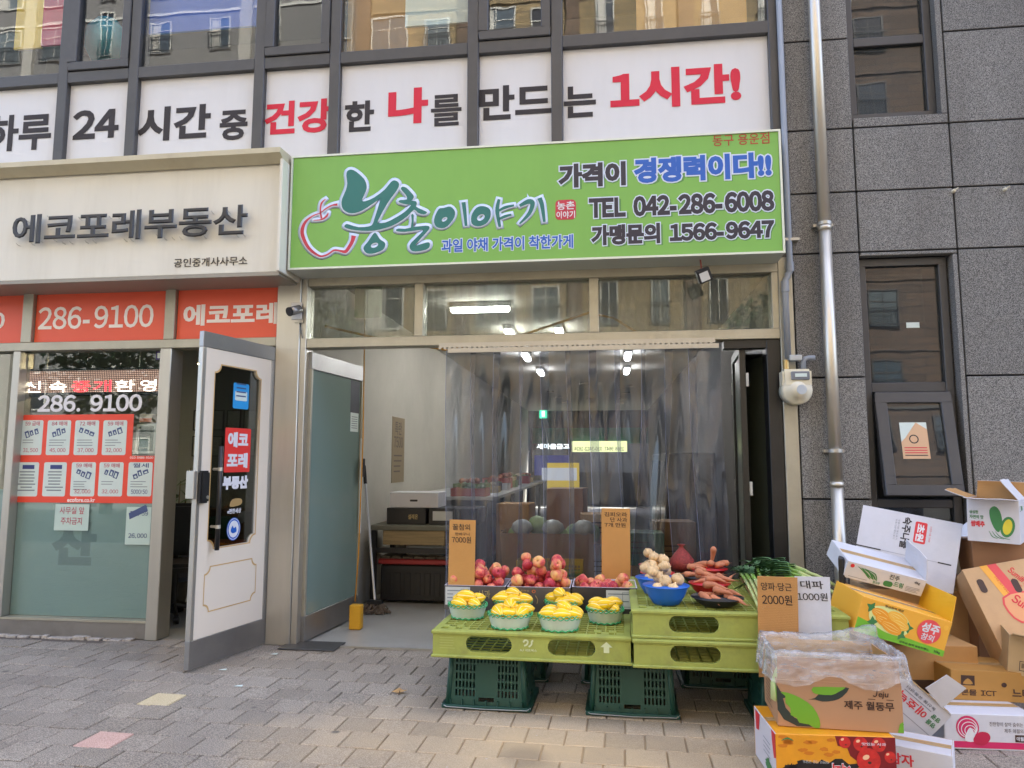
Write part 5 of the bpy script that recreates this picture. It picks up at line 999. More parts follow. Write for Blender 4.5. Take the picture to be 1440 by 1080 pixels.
# ================================================================== CARTONS AT THE RIGHT
def PM(rot, c):
    v = Vector(rot); return Matrix.Translation(c) @ (Matrix.Rotation(v.length,4,v.normalized()) if v.length > 1e-6 else Matrix())
def carton(label, M, w_, h_, d, mo, sides=None, inner=None, open_top=False, flaps=(), th=.005, name='cardboard_box', bev=.003):
    """front face on local y=0 looking along -y; x right, z up; flaps: (edge, angle from upright, length)"""
    t = thing(name, label, 'box', M=M); sides = sides or {}; inner = inner or CARD
    P = {'front_panel':(-w_/2,w_/2,0,th,-h_/2,h_/2),'rear_panel':(-w_/2,w_/2,d-th,d,-h_/2,h_/2),'left_panel':(-w_/2,-w_/2+th,th,d-th,-h_/2,h_/2),'right_panel':(w_/2-th,w_/2,th,d-th,-h_/2,h_/2),'bottom_panel':(-w_/2+th,w_/2-th,th,d-th,-h_/2,-h_/2+th)}
    if not open_top: P['top_panel'] = (-w_/2+th,w_/2-th,th,d-th,h_/2-th,h_/2)
    for nm, q in P.items():
        m_ = sides.get(nm.split('_')[0], mo); ob = B(*q).build(nm, [m_, inner], t, bevel=.0015); c0 = Vector((0,d/2,0))
        for p in ob.data.polygons:
            if (p.center-c0).dot(p.normal) < 0: p.material_index = 1
    for e, a, L in flaps:
        a = rad(a); q = {'front':(Vector((0,th/2,h_/2)),Vector((1,0,0)),Vector((0,-math.sin(a),math.cos(a))),w_),'rear':(Vector((0,d-th/2,h_/2)),Vector((1,0,0)),Vector((0,math.sin(a),math.cos(a))),w_),'left':(Vector((-w_/2+th/2,d/2,h_/2)),Vector((0,1,0)),Vector((-math.sin(a),0,math.cos(a))),d),'right':(Vector((w_/2-th/2,d/2,h_/2)),Vector((0,1,0)),Vector((math.sin(a),0,math.cos(a))),d),
             'end_right':(Vector((w_/2-th/2,d/2,h_/2)),Vector((0,1,0)),Vector((math.sin(a),0,math.cos(a))),d)}[e]
        o_, u, v, wd = q; F_ = frame(o_, u, v); bend = FLR.uniform(-.35,.35); mb = MB(); pv = []; y_ = z_ = 0.0; NS = 6
        for i in range(NS+1):                                   # a flap is a slightly bent sheet
            an = bend*(i/NS); pv.append((y_, z_, an)); y_ += L/NS*math.cos(an); z_ += L/NS*math.sin(an)
        sk = FLR.uniform(-.012,.012); wob_ = FLR.uniform(.002,.006); vs_ = []
        for side in (1,-1):
            for (yy, zz, an) in pv:
                for xi in range(5):
                    tx = xi/4-.5; vs_.append((tx*(wd-.008-yy*.06)+sk*yy/L, yy-side*.002*math.sin(an), zz+side*.002*math.cos(an)+wob_*math.sin(tx*7+yy*20)*yy/L))
        n1 = (NS+1)*5; fs = []
        for i in range(NS):
            for k in range(4):
                a0 = i*5+k; fs.append((a0,a0+1,a0+6,a0+5)); fs.append((n1+a0+5,n1+a0+6,n1+a0+1,n1+a0))
        for i in range(NS):
            for k in (0,4): a0 = i*5+k; fs.append((a0,a0+5,n1+a0+5,n1+a0) if k == 0 else (a0+5,a0,n1+a0,n1+a0+5))
        for k in range(4): fs.append((NS*5+k,NS*5+k+1,n1+NS*5+k+1,n1+NS*5+k))
        ob = mb.add(vs_,fs).xf(F_).build('flap', [mo, inner], t)
        for p in ob.data.polygons:
            outv = {'front':Vector((0,-1,0)),'rear':Vector((0,1,0)),'left':Vector((-1,0,0)),'right':Vector((1,0,0))}[e.replace('end_','')]
            nn = F_.to_3x3() @ Vector((0,0,1)); sgn_ = 1 if (nn.dot(outv)*math.cos(a)-nn.z*math.sin(a)) > 0 else -1
            if p.normal.dot(nn)*sgn_ < -.5: p.material_index = 1
    return t
FLR = random.Random(21)
def Ff(): return Matrix.Translation((0,-.0006,0)) @ FR_FRONT
def Fr(w_): return frame((w_/2+.0006,0,0),(0,1,0),(0,0,1))
def Fl(w_): return frame((-w_/2-.0006,0,0),(0,-1,0),(0,0,1))
def Fb(h_): return frame((0,0,-h_/2-.0006),(1,0,0),(0,-1,0))
def Ft(h_): return frame((0,0,h_/2+.0006),(1,0,0),(0,1,0))
PK = mat('ink_black', C(40,38,44)); PR = mat('ink_red', C(214,50,58)); PG = mat('ink_green', C(60,128,72)); PGD = mat('ink_darkgreen', C(34,52,48)); PPK = mat('ink_pink', C(206,40,96)); PBR = mat('ink_brown', C(64,40,28)); PGY = mat('ink_grey', C(140,142,150))
def lines(t, F_, u0, v0, u1, n, dv, m=PGY, hh=.004, var=.3):
    for k in range(n): decal(rect(u0,v0-dv*k,u1-(u1-u0)*random.uniform(0,var),v0-dv*k+hh), F_, m, t, 'print_line')
# A: white bean-sprout box, print turned sideways
w_, h_ = .55, .43; rotA = (-.265,.238,-.389); RA = PM(rotA,(0,0,0)).to_3x3(); cA = Vector((1.88,-.597,.945))+RA @ Vector((0,0,-(h_/2-.132)))
t = carton('large white bean sprout box with red seal leaning on top of the pile', PM(rotA,cA), w_, h_, .2, CARDW, {'left':CARD,'bottom':CARD}); F_ = Ff()
def sideways(s_, F0, cu, cv, L, H_, m, t, wt=.03): txt(s_, F0, (cu-L/2,cv-H_/2,cu+L/2,cv+H_/2), m, t, wt=wt, rot=rad(-90))
zs = h_/2-.264
for u0,u1 in ((-w_/2,-w_/2+.14),(w_/2-.1,w_/2-.03)): decal(rect(u0,zs-.004,u1,zs+.004), F_, PK, t, 'flap_slot')
decal(rect(-w_/2+.14,zs-.001,w_/2-.1,zs+.001), F_, PGY, t, 'fold_line')
decal(rrect(.03,zs+.09,.095,zs+.225,.01), F_, PR, t, 'red_seal', lift=.001); sideways('초원',F_,.0625,zs+.157,.115,.045,WHITE,t,.04) if False else txt('초원', Matrix.Translation((0,-.0014,0)) @ FR_FRONT, (.0625-.055,zs+.157-.022,.0625+.055,zs+.157+.022), WHITE, t, wt=.04, rot=rad(-90))
sideways('숙주나물',F_,-.015,zs+.14,.2,.05,PK,t,.03)
for u in (-.06,-.075): sideways('유통기한 별도표기',F_,u,zs+.15,.13,.01,PGY,t,0)
sideways('신선한 나물 그대로',F_,.115,zs+.16,.1,.01,PR,t,0)
decal(rrect(.03,zs-.13,.095,zs-.02,.01), F_, PR, t, 'red_seal', lift=.001); sideways('숙주',F_,-.015,zs-.075,.1,.05,PK,t,.03); sideways('NAVE',F_,-.07,zs-.06,.08,.018,BLUE,t,.03)
# B: slim white pepper box lying across
t = carton('slim white green-pepper box lying across the pile', PM((.306,.259,.053),(1.52,-1.17,.76)), .43,.097,.28, CARDW, {'bottom':CARDL,'right':mat('greyish_white_card', C(196,190,198), r=.6)}, inner=CARDW, flaps=(('right',-8,.12),)); F_ = Ff()
decal(ell(-.185,.028,.011,.011), F_, PR, t, 'red_mark')
for k in range(9): decal(stroke([(-.155+.006*k,.03-.002*(k % 3)),(-.12+.008*k,.012-.003*(k % 4)),(-.085+.006*k,-.018-.003*(k % 3))],[.002,.006,.003],3), F_, PG, t, 'pepper_drawing', lift=.0008+.0002*k)
txt('진주', F_, (.02,.005,.075,.035), PGD, t, wt=.01); decal(rrect(.0,-.04,.05,-.008,.014), F_, PG, t, 'green_patch'); txt('드림', F_, (.055,-.03,.105,.0), PG, t, wt=.02); txt('4kg', F_, (.155,.012,.185,.03), PK, t, wt=.02); lines(t,F_,.12,-.012,.2,4,.008,PGY,.0025); lines(t,F_,-.19,-.036,-.06,1,.01,PGY,.003); txt('풋고추', F_, (-.055,-.042,-.015,-.028), PG, t, wt=.02)
F2 = Fr(.43); lines(t,F2,.12,.03,.24,6,.011,PGY,.003); decal([rect(.03,-.03,.09,.03),rect(.038,-.022,.082,.022)], F2, PGD, t, 'print_box'); decal(smooth_poly([(.1,.05),(.17,.06),(.2,.08),(.14,.1)],3), F2, PBR, t, 'torn_tape')
# C: yellow melon box
t = carton('yellow and green melon box with red roundel in the middle of the pile', PM((.085,.292,.152),(1.518,-1.39,.555)), .48,.183,.30, mat('box_yellow', C(240,176,60), r=.45), {'bottom':mat('box_grey_white', C(172,172,184), r=.6),'rear':CARD,'right':mat('box_yellow2', C(226,174,36), r=.5)}, inner=mat('box_yellow2', None), flaps=(('right',-4,.13),)); F_ = Ff()
decal(smooth_poly([(-.24,-.0915),(.24,-.0915),(.24,-.06),(.1,-.055),(-.05,-.045),(-.15,-.03),(-.24,-.015)],1), F_, mat('box_green', C(122,190,50)), t, 'green_band')
decal(smooth_poly([(-.19,.02),(-.17,.06),(-.1,.075),(-.02,.06),(.03,.02),(.03,-.03),(-.02,-.055),(-.1,-.05),(-.17,-.02)],3), F_, mat('pale_lime', C(226,228,150)), t, 'picture_ground', lift=.001)
for q in ((-.185,.05,.4),(.0,-.045,2.0),(.025,.0,1.0),(-.16,-.02,-.5)): decal(smooth_poly([(q[0]+.03*math.cos(q[2]+a)*(1 if k % 2 else .5), q[1]+.03*math.sin(q[2]+a)*(1 if k % 2 else .5)) for k, a in enumerate([i*.785 for i in range(8)])],2), F_, PG, t, 'leaf_drawing', lift=.0012)
for k, (a,b,rx,ry,rr) in enumerate(((-.13,.03,.05,.026,-.15),(-.04,.035,.055,.026,-.2),(-.1,.0,.055,.028,-.3),(-.02,.005,.05,.027,-.2),(-.06,-.02,.06,.03,-.3))):
    decal(ell(a,b,rx,ry,20,rr), F_, mat('melon_ink%d' % (k % 2), C(*((240,160,40),(246,186,66))[k % 2])), t, 'melon_drawing', lift=.0016+.0003*k)
    for s_ in (-.4,0,.4): decal(stroke([(a-rx*.85,b+s_*ry*.5+rx*.2),(a,b+s_*ry*1.3),(a+rx*.85,b+s_*ry*.5-rx*.2)],[.0005,.003,.0005],4), F_, mat('melon_ink_pale', C(250,222,140)), t, 'melon_stripe_drawing', lift=.0017+.0003*k)
decal(ell(.135,.012,.062,.062,28), F_, mat('coral_ink', C(232,84,84)), t, 'red_roundel', lift=.001); F3 = Matrix.Translation((0,-.0016,0)) @ FR_FRONT
txt('성주', F3, (.09,.005,.185,.055), WHITE, t, wt=.04, shear=.1); txt('참외', F3, (.1,-.035,.17,.0), WHITE, t, wt=.02, shear=.1)
txt('황금참외 세상', F3, (-.12,.07,-.02,.082), PBR, t, wt=.01); txt('10kg', F3, (.185,-.085,.22,-.07), PGD, t, wt=.02); txt('성주군 참외 공동브랜드', F3, (.0,-.083,.16,-.072), PGD, t, wt=.01); decal(ell(.215,.055,.012,.014), F_, mat('melon_ink1', None), t, 'print_mark')
F2 = Fr(.48); decal(rect(.05,-.07,.18,.045), F2, LBL, t, 'paper_label'); lines(t,F2,.09,.03,.17,6,.015,PGY,.004); decal(stroke([(.06,.02),(.075,.0),(.065,-.02),(.085,-.03)],[.005],3), F2, PK, t, 'handwriting', lift=.0014); decal(rect(0,-.0915,.2,-.07), F2, mat('box_green', None), t, 'green_band'); decal(ell(.1,.065,.014,.014), F2, PR, t, 'red_mark')
FB = Fb(.183); lines(t,FB,-.02,-.08,.12,2,.03,PK,.005)
# D: open brown radish box with a plastic liner bag, standing on E
dD = .34
D_M = PM((0,0,-.05),(1.018,-1.955,.3265)); t = carton('brown radish box with green leaf print and a clear liner bag', D_M, .52,.20,dD, mat('radish_kraft', C(178,136,100), r=.75, var=.04, vsc=4), inner=CARD, open_top=True, flaps=(('front',-3,.1),('rear',4,.1),('right',-10,.1))); F_ = Ff(); LGN = mat('ink_leafgreen', C(110,166,44)); LDK = mat('ink_leafdark', C(44,54,48))
decal([(-.26,.08),(-.245,.05),(-.2,.03),(-.155,.01),(-.2,.03),(-.235,.02),(-.225,-.02),(-.19,-.06),(-.13,-.085),(-.115,-.095),(-.18,-.095),(-.235,-.07),(-.26,-.03)], F_, LDK, t, 'leaf_shadow_print')
decal(smooth_poly([(-.245,.045),(-.215,.045),(-.16,.025),(-.11,-.01),(-.085,-.06),(-.085,-.097),(-.11,-.097),(-.13,-.085),(-.17,-.08),(-.18,-.06),(-.205,-.05),(-.205,-.02),(-.225,.0),(-.225,.03)],2), F_, LGN, t, 'leaf_print', lift=.0013)
decal(smooth_poly([(-.105,.075),(.0,.08),(.03,.08),(.0,.06),(-.03,.045),(-.08,.045),(-.105,.05)],2), F_, LGN, t, 'leaf_print', lift=.0013); decal(smooth_poly([(-.13,.02),(-.1,.028),(-.085,.045),(-.06,.055),(-.03,.05),(.0,.06),(.01,.078),(.045,.078),(.015,.04),(-.02,.022),(-.07,.015),(-.1,.022)],2), F_, LDK, t, 'leaf_shadow_print')
decal([(.235,-.097),(.259,-.097),(.259,-.05),(.245,-.06)], F_, LGN, t, 'leaf_print')
F3 = Matrix.Translation((0,-.0012,0)) @ FR_FRONT
txt('Jeju', F3, (.14,.04,.205,.075), PBR, t, wt=.015, shear=.15); decal(rect(.12,.035,.15,.038), F_, PBR, t, 'rule'); decal(rect(.195,.035,.225,.038), F_, PBR, t, 'rule'); txt('제주 월동무', F3, (.02,-.01,.225,.027), PBR, t, wt=.025)
F4 = Fl(.52); lines(t,F4,-.28,.06,-.1,8,.018,PBR,.004); decal(smooth_poly([(-.04,.08),(-.0,.06),(-.0,.0),(-.02,.03)],2), F4, LGN, t, 'leaf_print')
# liner bag: film skirt folded over the rim
BAGM = glass('bag_film', tint=(.93,.94,.95,1), base=.07, rough=.2, haze=.22, hcol=(.8,.8,.82,1), dist=.5, grime=14, gain=.7, streak=(1,1,3))
def skirt(W, D_, rnd):
    vs_ = []; fs = []; n = 120; N = 9
    prof_ = [(-.03,-.10),(-.018,-.03),(-.006,.02),(.006,.03),(.016,.012),(.021,-.02),(.025,-.055),(.03,-.082),(.033,-.10)]
    for k in range(n):
        s_ = k/n*4; q = int(s_) % 4; f_ = s_-int(s_); c_ = [(-W/2,0),(W/2,0),(W/2,D_),(-W/2,D_)]; a, b = c_[q], c_[(q+1) % 4]; x, y = a[0]+(b[0]-a[0])*f_, a[1]+(b[1]-a[1])*f_
        nx_, ny_ = [(0,-1),(1,0),(0,1),(-1,0)][q]; e = min(f_,1-f_); 
        if e < .06: cx_, cy_ = x, y-D_/2; l_ = math.hypot(cx_/W,cy_/D_); nx_, ny_ = (cx_/W)/l_, (cy_/D_)/l_
        wv = .008*math.sin(k*1.9)+.006*math.sin(k*.71+2)+rnd.uniform(-.004,.004); rt_ = .012*math.exp(-((x-W/2)/.1)**2-((y)/.15)**2)
        for j, (o_, z) in enumerate(prof_):
            if q == 0 and 4 <= j: z = z*(.95+.25*math.sin(k*.35))
            up_ = .05*math.exp(-((x-W/2)/.16)**2) if q == 2 else 0
            vs_.append((x+nx_*(o_+(wv if j > 2 else -wv)*(j/9)+rt_), y+ny_*(o_+(wv if j > 2 else 0)*(j/9)), .2+z+up_*(1 if j in (2,3,4) else .5)+rnd.uniform(-.003,.003)))
    for k in range(n):
        for j in range(N-1): a = k*N+j; b = ((k+1) % n)*N+j; fs.append((a,b,b+1,a+1))
    return MB().add(vs_,fs)
skirt(.53,dD+.01,random.Random(4)).build('liner_bag', BAGM, t, smooth=True)
rd = thing('radish', 'pale green top of a radish inside the brown box', 'radish', D_M @ Vector((-.21,.06,.10))); MB().lathe([(.02,-.12),(.045,-.06),(.05,0),(.045,.04),(.025,.06),(.001,.064)],18).xf(Matrix.Rotation(rad(25),4,'Y')).build('body', mat('radish_green', C(196,208,140), r=.4, var=.1, vsc=10), rd, smooth=True); MB().tube([(.02,0,.055),(.03,0,.075)],[.012,.008],6).build('leaf_base', mat('leek_midgreen', None), rd)
for k, (dx,dy) in enumerate(((-.05,.12),(.1,.1),(.0,.22),(.16,.24),(-.15,.24))): o = MB().lathe([(.02,-.14),(.045,-.06),(.05,0),(.04,.04),(.001,.06)],16).build('radish', mat('radish_green', None), smooth=True); o.location = D_M @ Vector((dx,dy,.04)); o.rotation_euler = (rad(70),0,k); tag(o, 'pale radish lying deeper in the brown box', 'radish', 'radishes deep in the box')
# E: orange apple box below
t = carton('orange and red apple box under the brown radish box', PM((0,0,.05),(.975,-2.02,.1125)), .50,.222,.36, mat('apple_orange', C(226,152,30), r=.45, var=.1, vsc=7), {'left':mat('apple_white', C(214,208,212), r=.5),'right':mat('apple_white', None)}); F_ = Ff(); DKP = mat('ink_soot', C(28,20,18))
def blob(cx,cz,rx,rz,seed,n=40,j=.25):
    r_ = random.Random(seed); return [(max(-.249,min(.249,cx+rx*math.cos(a)*(1+r_.uniform(-j,j)))), max(-.11,cz+rz*math.sin(a)*(1+r_.uniform(-j,j)))) for a in [2*math.pi*k/n for k in range(n)]]
decal(blob(-.03,-.045,.17,.055,3), F_, DKP, t, 'brush_patch'); decal(blob(-.19,-.03,.03,.02,5), F_, DKP, t, 'brush_patch')
for k in range(14): decal(blob(random.uniform(-.23,.02),random.uniform(.03,.1),.02,.008,20+k,16), F_, mat('ink_amber', C(206,120,24)), t, 'texture_print', lift=.0005)
decal([(.0,.11),(.25,.11),(.25,-.111),(.16,-.111),(.12,-.05),(.1,.0),(.06,.03),(.05,.06),(.01,.07)], F_, mat('ink_deepred', C(122,18,22)), t, 'apple_photo')
for k, (a,b,r_) in enumerate(((.04,.085,.024),(.105,.08,.03),(.18,.08,.035),(.225,.03,.03),(.135,.015,.05),(.215,-.055,.04),(.17,-.09,.03))):
    r2_ = min(r_, .249-a, .11-b+.0); decal(ell(a,b,r2_,r2_,22), F_, mat('ink_apple', C(196,40,34), var=.25, vsc=30), t, 'apple_picture', lift=.0014+.0003*k); decal(ell(a-.01,b+.012,r2_*.3,r2_*.2,12,.4), F_, mat('ink_highlight', C(240,190,150)), t, 'apple_picture_light', lift=.0016+.0003*k); decal(ell(a+.004,b-.01,r2_*.16,r2_*.12,10), F_, PBR, t, 'apple_picture_eye', lift=.0016+.0003*k)
F3 = Matrix.Translation((0,-.0016,0)) @ FR_FRONT
txt('사과', F3, (-.025,-.05,.06,.0), WHITE, t, wt=.06, rot=rad(180)); txt('사과', Matrix.Translation((0,-.0026,0)) @ FR_FRONT, (-.022,-.048,.057,-.002), PR, t, wt=.03, rot=rad(180)); txt('자연이 키운 고당도', F3, (-.14,-.005,-.03,.008), LBL, t, wt=.0, rot=rad(180)); decal(stroke([(-.225,.085),(-.2,.095),(-.175,.085)],[.002,.008,.002],4), F_, PG, t, 'leaf_mark'); txt('맛있는 사과', F3, (.11,.075,.21,.087), WHITE, t, wt=.01)
F4 = Fl(.5); decal(blob(-.03,.09,.05,.03,8), F4, PR, t, 'apple_picture') if False else decal([(-.06,.11),(-.0,.11),(-.0,.01),(-.03,.0),(-.05,.05)], F4, PR, t, 'apple_picture'); decal([(-.33,.105),(-.25,.105),(-.27,.03),(-.32,.02)], F4, PR, t, 'apple_picture'); lines(t,F4,-.2,.03,-.08,4,.02,PGY); decal(blob(-.12,-.07,.05,.03,9), F4, PG, t, 'leaf_print')
# F: white zucchini box collapsed flat, leaning on its corner
t = carton('flattened white squash box leaning on its corner beside the radish box', PM((.136,.718,-.076),(1.427,-1.546,.2)), .36,.27,.035, CARDW); F_ = Ff()
decal(rect(-.18,-.012,.18,-.009), F_, PGY, t, 'fold_line'); txt('애호박', F_, (-.06,.03,.1,.075), PR, t, wt=.02, rot=rad(180)); txt('농산물 유통센터', F_, (-.05,.095,.11,.11), PK, t, wt=0, rot=rad(180)); lines(t,F_,-.05,.082,.11,1,.01,PGY)
decal(rect(.08,.055,.135,.08), F_, PG, t, 'green_patch') if False else None; txt('영광', F_, (.115,.06,.16,.085), PG, t, wt=.03, rot=rad(180)); txt('명품', F_, (.115,.025,.16,.05), PG, t, wt=.03, rot=rad(180)); decal([rect(-.0,-.1,.06,-.05),rect(.003,-.097,.057,-.053)], F_, PG, t, 'print_box')
q = [PP(*p,(0,-1.42+.0,0),(0.2,1,.15)) for p in ((1302,968),(1332,949),(1359,968),(1325,996))]
mb = MB(); off = Vector((0,.006,0)); mb.add([tuple(p) for p in q]+[tuple(p+off) for p in q],[(3,2,1,0),(4,5,6,7),(0,1,5,4),(1,2,6,5),(2,3,7,6),(3,0,4,7)]); tag(mb.build('cardboard_flap', CARDW), 'loose white cardboard flap sticking out below the yellow melon box', 'cardboard')
# G: tan banana box leaning
t = carton('tan banana box with a red and orange stripe leaning at the right', PM((-.499,-.196,-.088),(2.309,-.998,.585)), .42,.54,.2, CARDL, {'top':mat('banana_brown', C(160,118,84), r=.75)}); F_ = Ff(); OR_ = mat('ink_orange', C(238,170,60)); RS = mat('ink_stripe_red', C(222,78,78))
decal([(-.115,.27),(-.075,.27),(.06,-.27),(.02,-.27)], F_, OR_, t, 'orange_stripe', lift=.0008); decal([(-.075,.27),(-.025,.27),(.11,-.27),(.06,-.27)], F_, RS, t, 'red_stripe', lift=.0008)
decal(smooth_poly([(-.08,.08),(.02,.1),(.11,.06),(.12,-.02),(.05,-.075),(-.05,-.07),(-.09,.0)],2), F_, RS, t, 'brand_lozenge', lift=.0012); decal(smooth_poly([(-.072,.073),(.018,.09),(.1,.053),(.11,-.018),(.045,-.066),(-.045,-.06),(-.08,.0)],2), F_, mat('lozenge_tan', C(226,160,110)), t, 'brand_lozenge', lift=.0016)
txt('Sumifru', Matrix.Translation((0,-.002,0)) @ FR_FRONT, (-.06,-.02,.1,.035), PR, t, wt=.025, rot=rad(-55)); txt('Sumifru', F_, (-.0,.16,.11,.2), PR, t, wt=.02, rot=rad(-62)); txt('BANANA', F_, (.0,.14,.06,.15), PR, t, wt=.0, rot=rad(-62)); txt('FRESH BANANAS', F_, (-.12,.12,.03,.13), PR, t, wt=.0, rot=rad(-75))
for (a,b) in ((-.15,.16),(.02,.13),(.06,-.2)): decal(rrect(a-.018,b-.04,a+.018,b+.04,.017), F_, PBR, t, 'hand_hole', lift=.0014)
FT = Ft(.54); decal(rect(-.12,.03,.02,.1), FT, LBL, t, 'paper_label'); decal(rrect(-.16,.06,-.12,.1,.015), FT, PBR, t, 'hand_hole'); decal(rrect(-.1,.11,-.02,.14,.012), FT, PBR, t, 'hand_hole'); lines(t,FT,.05,.12,.16,3,.03,PR,.006); decal([rect(.11,.12,.18,.17),rect(.115,.125,.175,.165)], FT, PBR, t, 'print_box')
# H: white and green cabbage box, open, top right
t = carton('open white cabbage box with green print at the top of the pile', PM((0,.03,-.58),(2.245,-.86,1.055)), .255,.25,.36, CARDW, inner=CARD, open_top=True, flaps=(('front',92,.13),('rear',5,.1),('left',70,.12),('right',-35,.14))); F_ = Ff()
decal(smooth_poly([(-.015,.06),(.01,.085),(.035,.06),(.045,.0),(.03,-.06),(.01,-.05),(-.01,.0)],3), F_, PG, t, 'cabbage_drawing'); decal(ell(.07,-.03,.034,.06,22,-.2), F_, PG, t, 'cabbage_drawing', lift=.0012); decal(ell(.07,-.03,.022,.045,22,-.2), F_, mat('ink_cabbage', C(226,210,60)), t, 'cabbage_heart', lift=.0016)
for k in range(3): decal(stroke([(-.02+.015*k,-.06),(-.005+.02*k,-.09),(.02+.03*k,-.1)],[.002,.005,.002],3), F_, PG, t, 'leaf_mark')
txt('싱싱한', F_, (-.115,.035,-.07,.055), PG, t, wt=.03); txt('자연의 맛', F_, (-.115,.005,-.045,.028), PG, t, wt=.03); txt('쌈배추', F_, (-.11,-.04,-.04,-.005), PR, t, wt=.05); F2 = Fr(.255); decal([rect(.03,.06,.08,.09),rect(.034,.064,.076,.086)], F2, PG, t, 'print_box'); txt('친환경', F2, (.09,.062,.15,.09), PG, t, wt=.03)
# I, J, K below
t = carton('big open tan box with barcode resting on the lower boxes', PM((.05,.1,-.30),(2.33,-1.30,.37)), .5,.2,.34, mat('tan_card', C(188,160,118), r=.75, var=.04, vsc=4), inner=CARDL, open_top=True, flaps=(('front',78,.09),('rear',0,.1))); F_ = Ff(); decal([rect(-.2,-.075,-.1,-.025),rect(-.197,-.072,-.103,-.028)], F_, PK, t, 'print_box')
for k in range(16): decal(rect(-.19+.005*k,-.06,-.19+.005*k+random.choice((.0015,.003)),-.035), F_, PK, t, 'barcode')
txt('개', F_, (-.12,.0,-.06,.06), PG, t, wt=.05)
t = carton('mustard brown box marked ICT above the cabbage box', PM((0,.04,.1),(2.03,-1.25,.235)), .5,.15,.3, mat('mustard_card', C(178,132,66), r=.75, var=.05, vsc=4)); F_ = Ff(); decal(rect(-.2,.0,-.13,.05), F_, PBR, t, 'print_block'); decal(smooth_poly([(-.19,.008),(-.165,.035),(-.14,.008)],3), F_, mat('mustard_card', None), t, 'print_figure', lift=.0014); txt('본물 ICT', F_, (-.2,-.05,-.02,-.02), PBR, t, wt=.02); txt('느타리', F_, (.06,-.05,.2,-.005), PBR, t, wt=.03); decal(ell(.02,.01,.014,.012), F_, PBR, t, 'hand_hole')
t = carton('white box with pink cabbage print lowest in the pile', PM((0,.02,.09),(1.865,-1.478,.083)), .45,.165,.3, CARDW, {'left':mat('grey_white', C(170,170,176))}); F_ = Ff(); decal(rect(-.2245,-.075,.2245,-.045), F_, PPK, t, 'pink_band')
decal(ell(-.115,.02,.055,.055,24), F_, PPK, t, 'cabbage_print'); 
for k in range(4): decal([ell(-.115+.006*k,.018-.006*k,.048-.01*k,.046-.01*k,22),ell(-.115+.006*k,.018-.006*k,.044-.01*k,.042-.01*k,22)], F_, WHITE, t, 'cabbage_vein', lift=.0014+.0002*k)
decal(smooth_poly([(-.13,-.04),(-.12,.0),(-.1,.02),(-.08,-.02),(-.09,-.045)],3), F_, WHITE, t, 'cabbage_core', lift=.0024); decal(smooth_poly([(-.09,-.03),(-.06,.0),(-.02,-.002),(-.01,-.03),(-.04,-.06),(-.08,-.055)],3), F_, mat('ink_magenta', C(190,30,70)), t, 'cabbage_print', lift=.0028)
txt('진한향이 살아 숨쉬는', F_, (-.01,.03,.15,.05), PBR, t, wt=.0); txt('제주 애월의 적채', F_, (.06,.0,.19,.02), PBR, t, wt=.0); decal(rect(.11,-.042,.19,-.008), F_, PBR, t, 'print_block'); txt('애월농협', Matrix.Translation((0,-.0016,0)) @ FR_FRONT, (.115,-.035,.185,-.015), WHITE, t, wt=.02)
t = carton('white box corner behind the apple box at the picture bottom', PM((0,.0,-.45),(1.36,-1.84,.06)), .3,.12,.22, CARDW); txt('감자', Ff(), (-.1,-.02,.0,.03), PR, t, wt=.03)
t = carton('plain brown box hidden low in the middle of the pile', PM((0,0,.05),(1.72,-1.12,.2)), .56,.4,.5, CARD); decal(rect(-.1,-.05,.1,.02), Ff(), PBR, t, 'print_block')
t = carton('plain brown box against the wall under the white bean sprout box', PM((0,0,-.04),(1.95,-.55,.3)), .6,.6,.4, CARDL); decal(rect(-.1,-.05,.1,.02), Ff(), PBR, t, 'print_block')
t = carton('brown box standing against the wall behind the banana box', PM((0,0,-.1),(2.45,-.72,.46)), .5,.92,.5, mat('banana_brown', None)); decal(rect(-.1,-.05,.1,.02), Ff(), PBR, t, 'print_block')
# foam fruit tray
q = [PP(*p,(2.05,-.42,1.0),(-.2,1,-.35)) for p in ((1338,783),(1372,735),(1405,772),(1373,800))]
u = (q[2]-q[1]).normalized(); v = (q[1]-q[0]).normalized(); F_ = frame(q[0], u, (v-u*v.dot(u)))
FOAM = mat('white_foam', C(214,214,218), r=.35); ft = thing('foam_tray', 'white moulded fruit tray with round hollows on the pile', 'tray', M=F_); LW_, LH_ = (q[2]-q[1]).length+.08, (q[1]-q[0]).length
plate([rrect(-.1,-.05,LW_,LH_,.02)]+[ell(cx,cz,.045,.045,20) for cx in (-.02,.08,.18) for cz in (.04,.15) if cx < LW_-.05], .006, Matrix(), FOAM, ft, 'tray_sheet')
for cx in (-.02,.08,.18):
    for cz in (.04,.15):
        if cx < LW_-.05: MB().lathe([(.045,.003),(.042,-.015),(.03,-.03),(.001,-.036)],20,(cx,cz,0)).build('hollow', FOAM, ft, smooth=True)

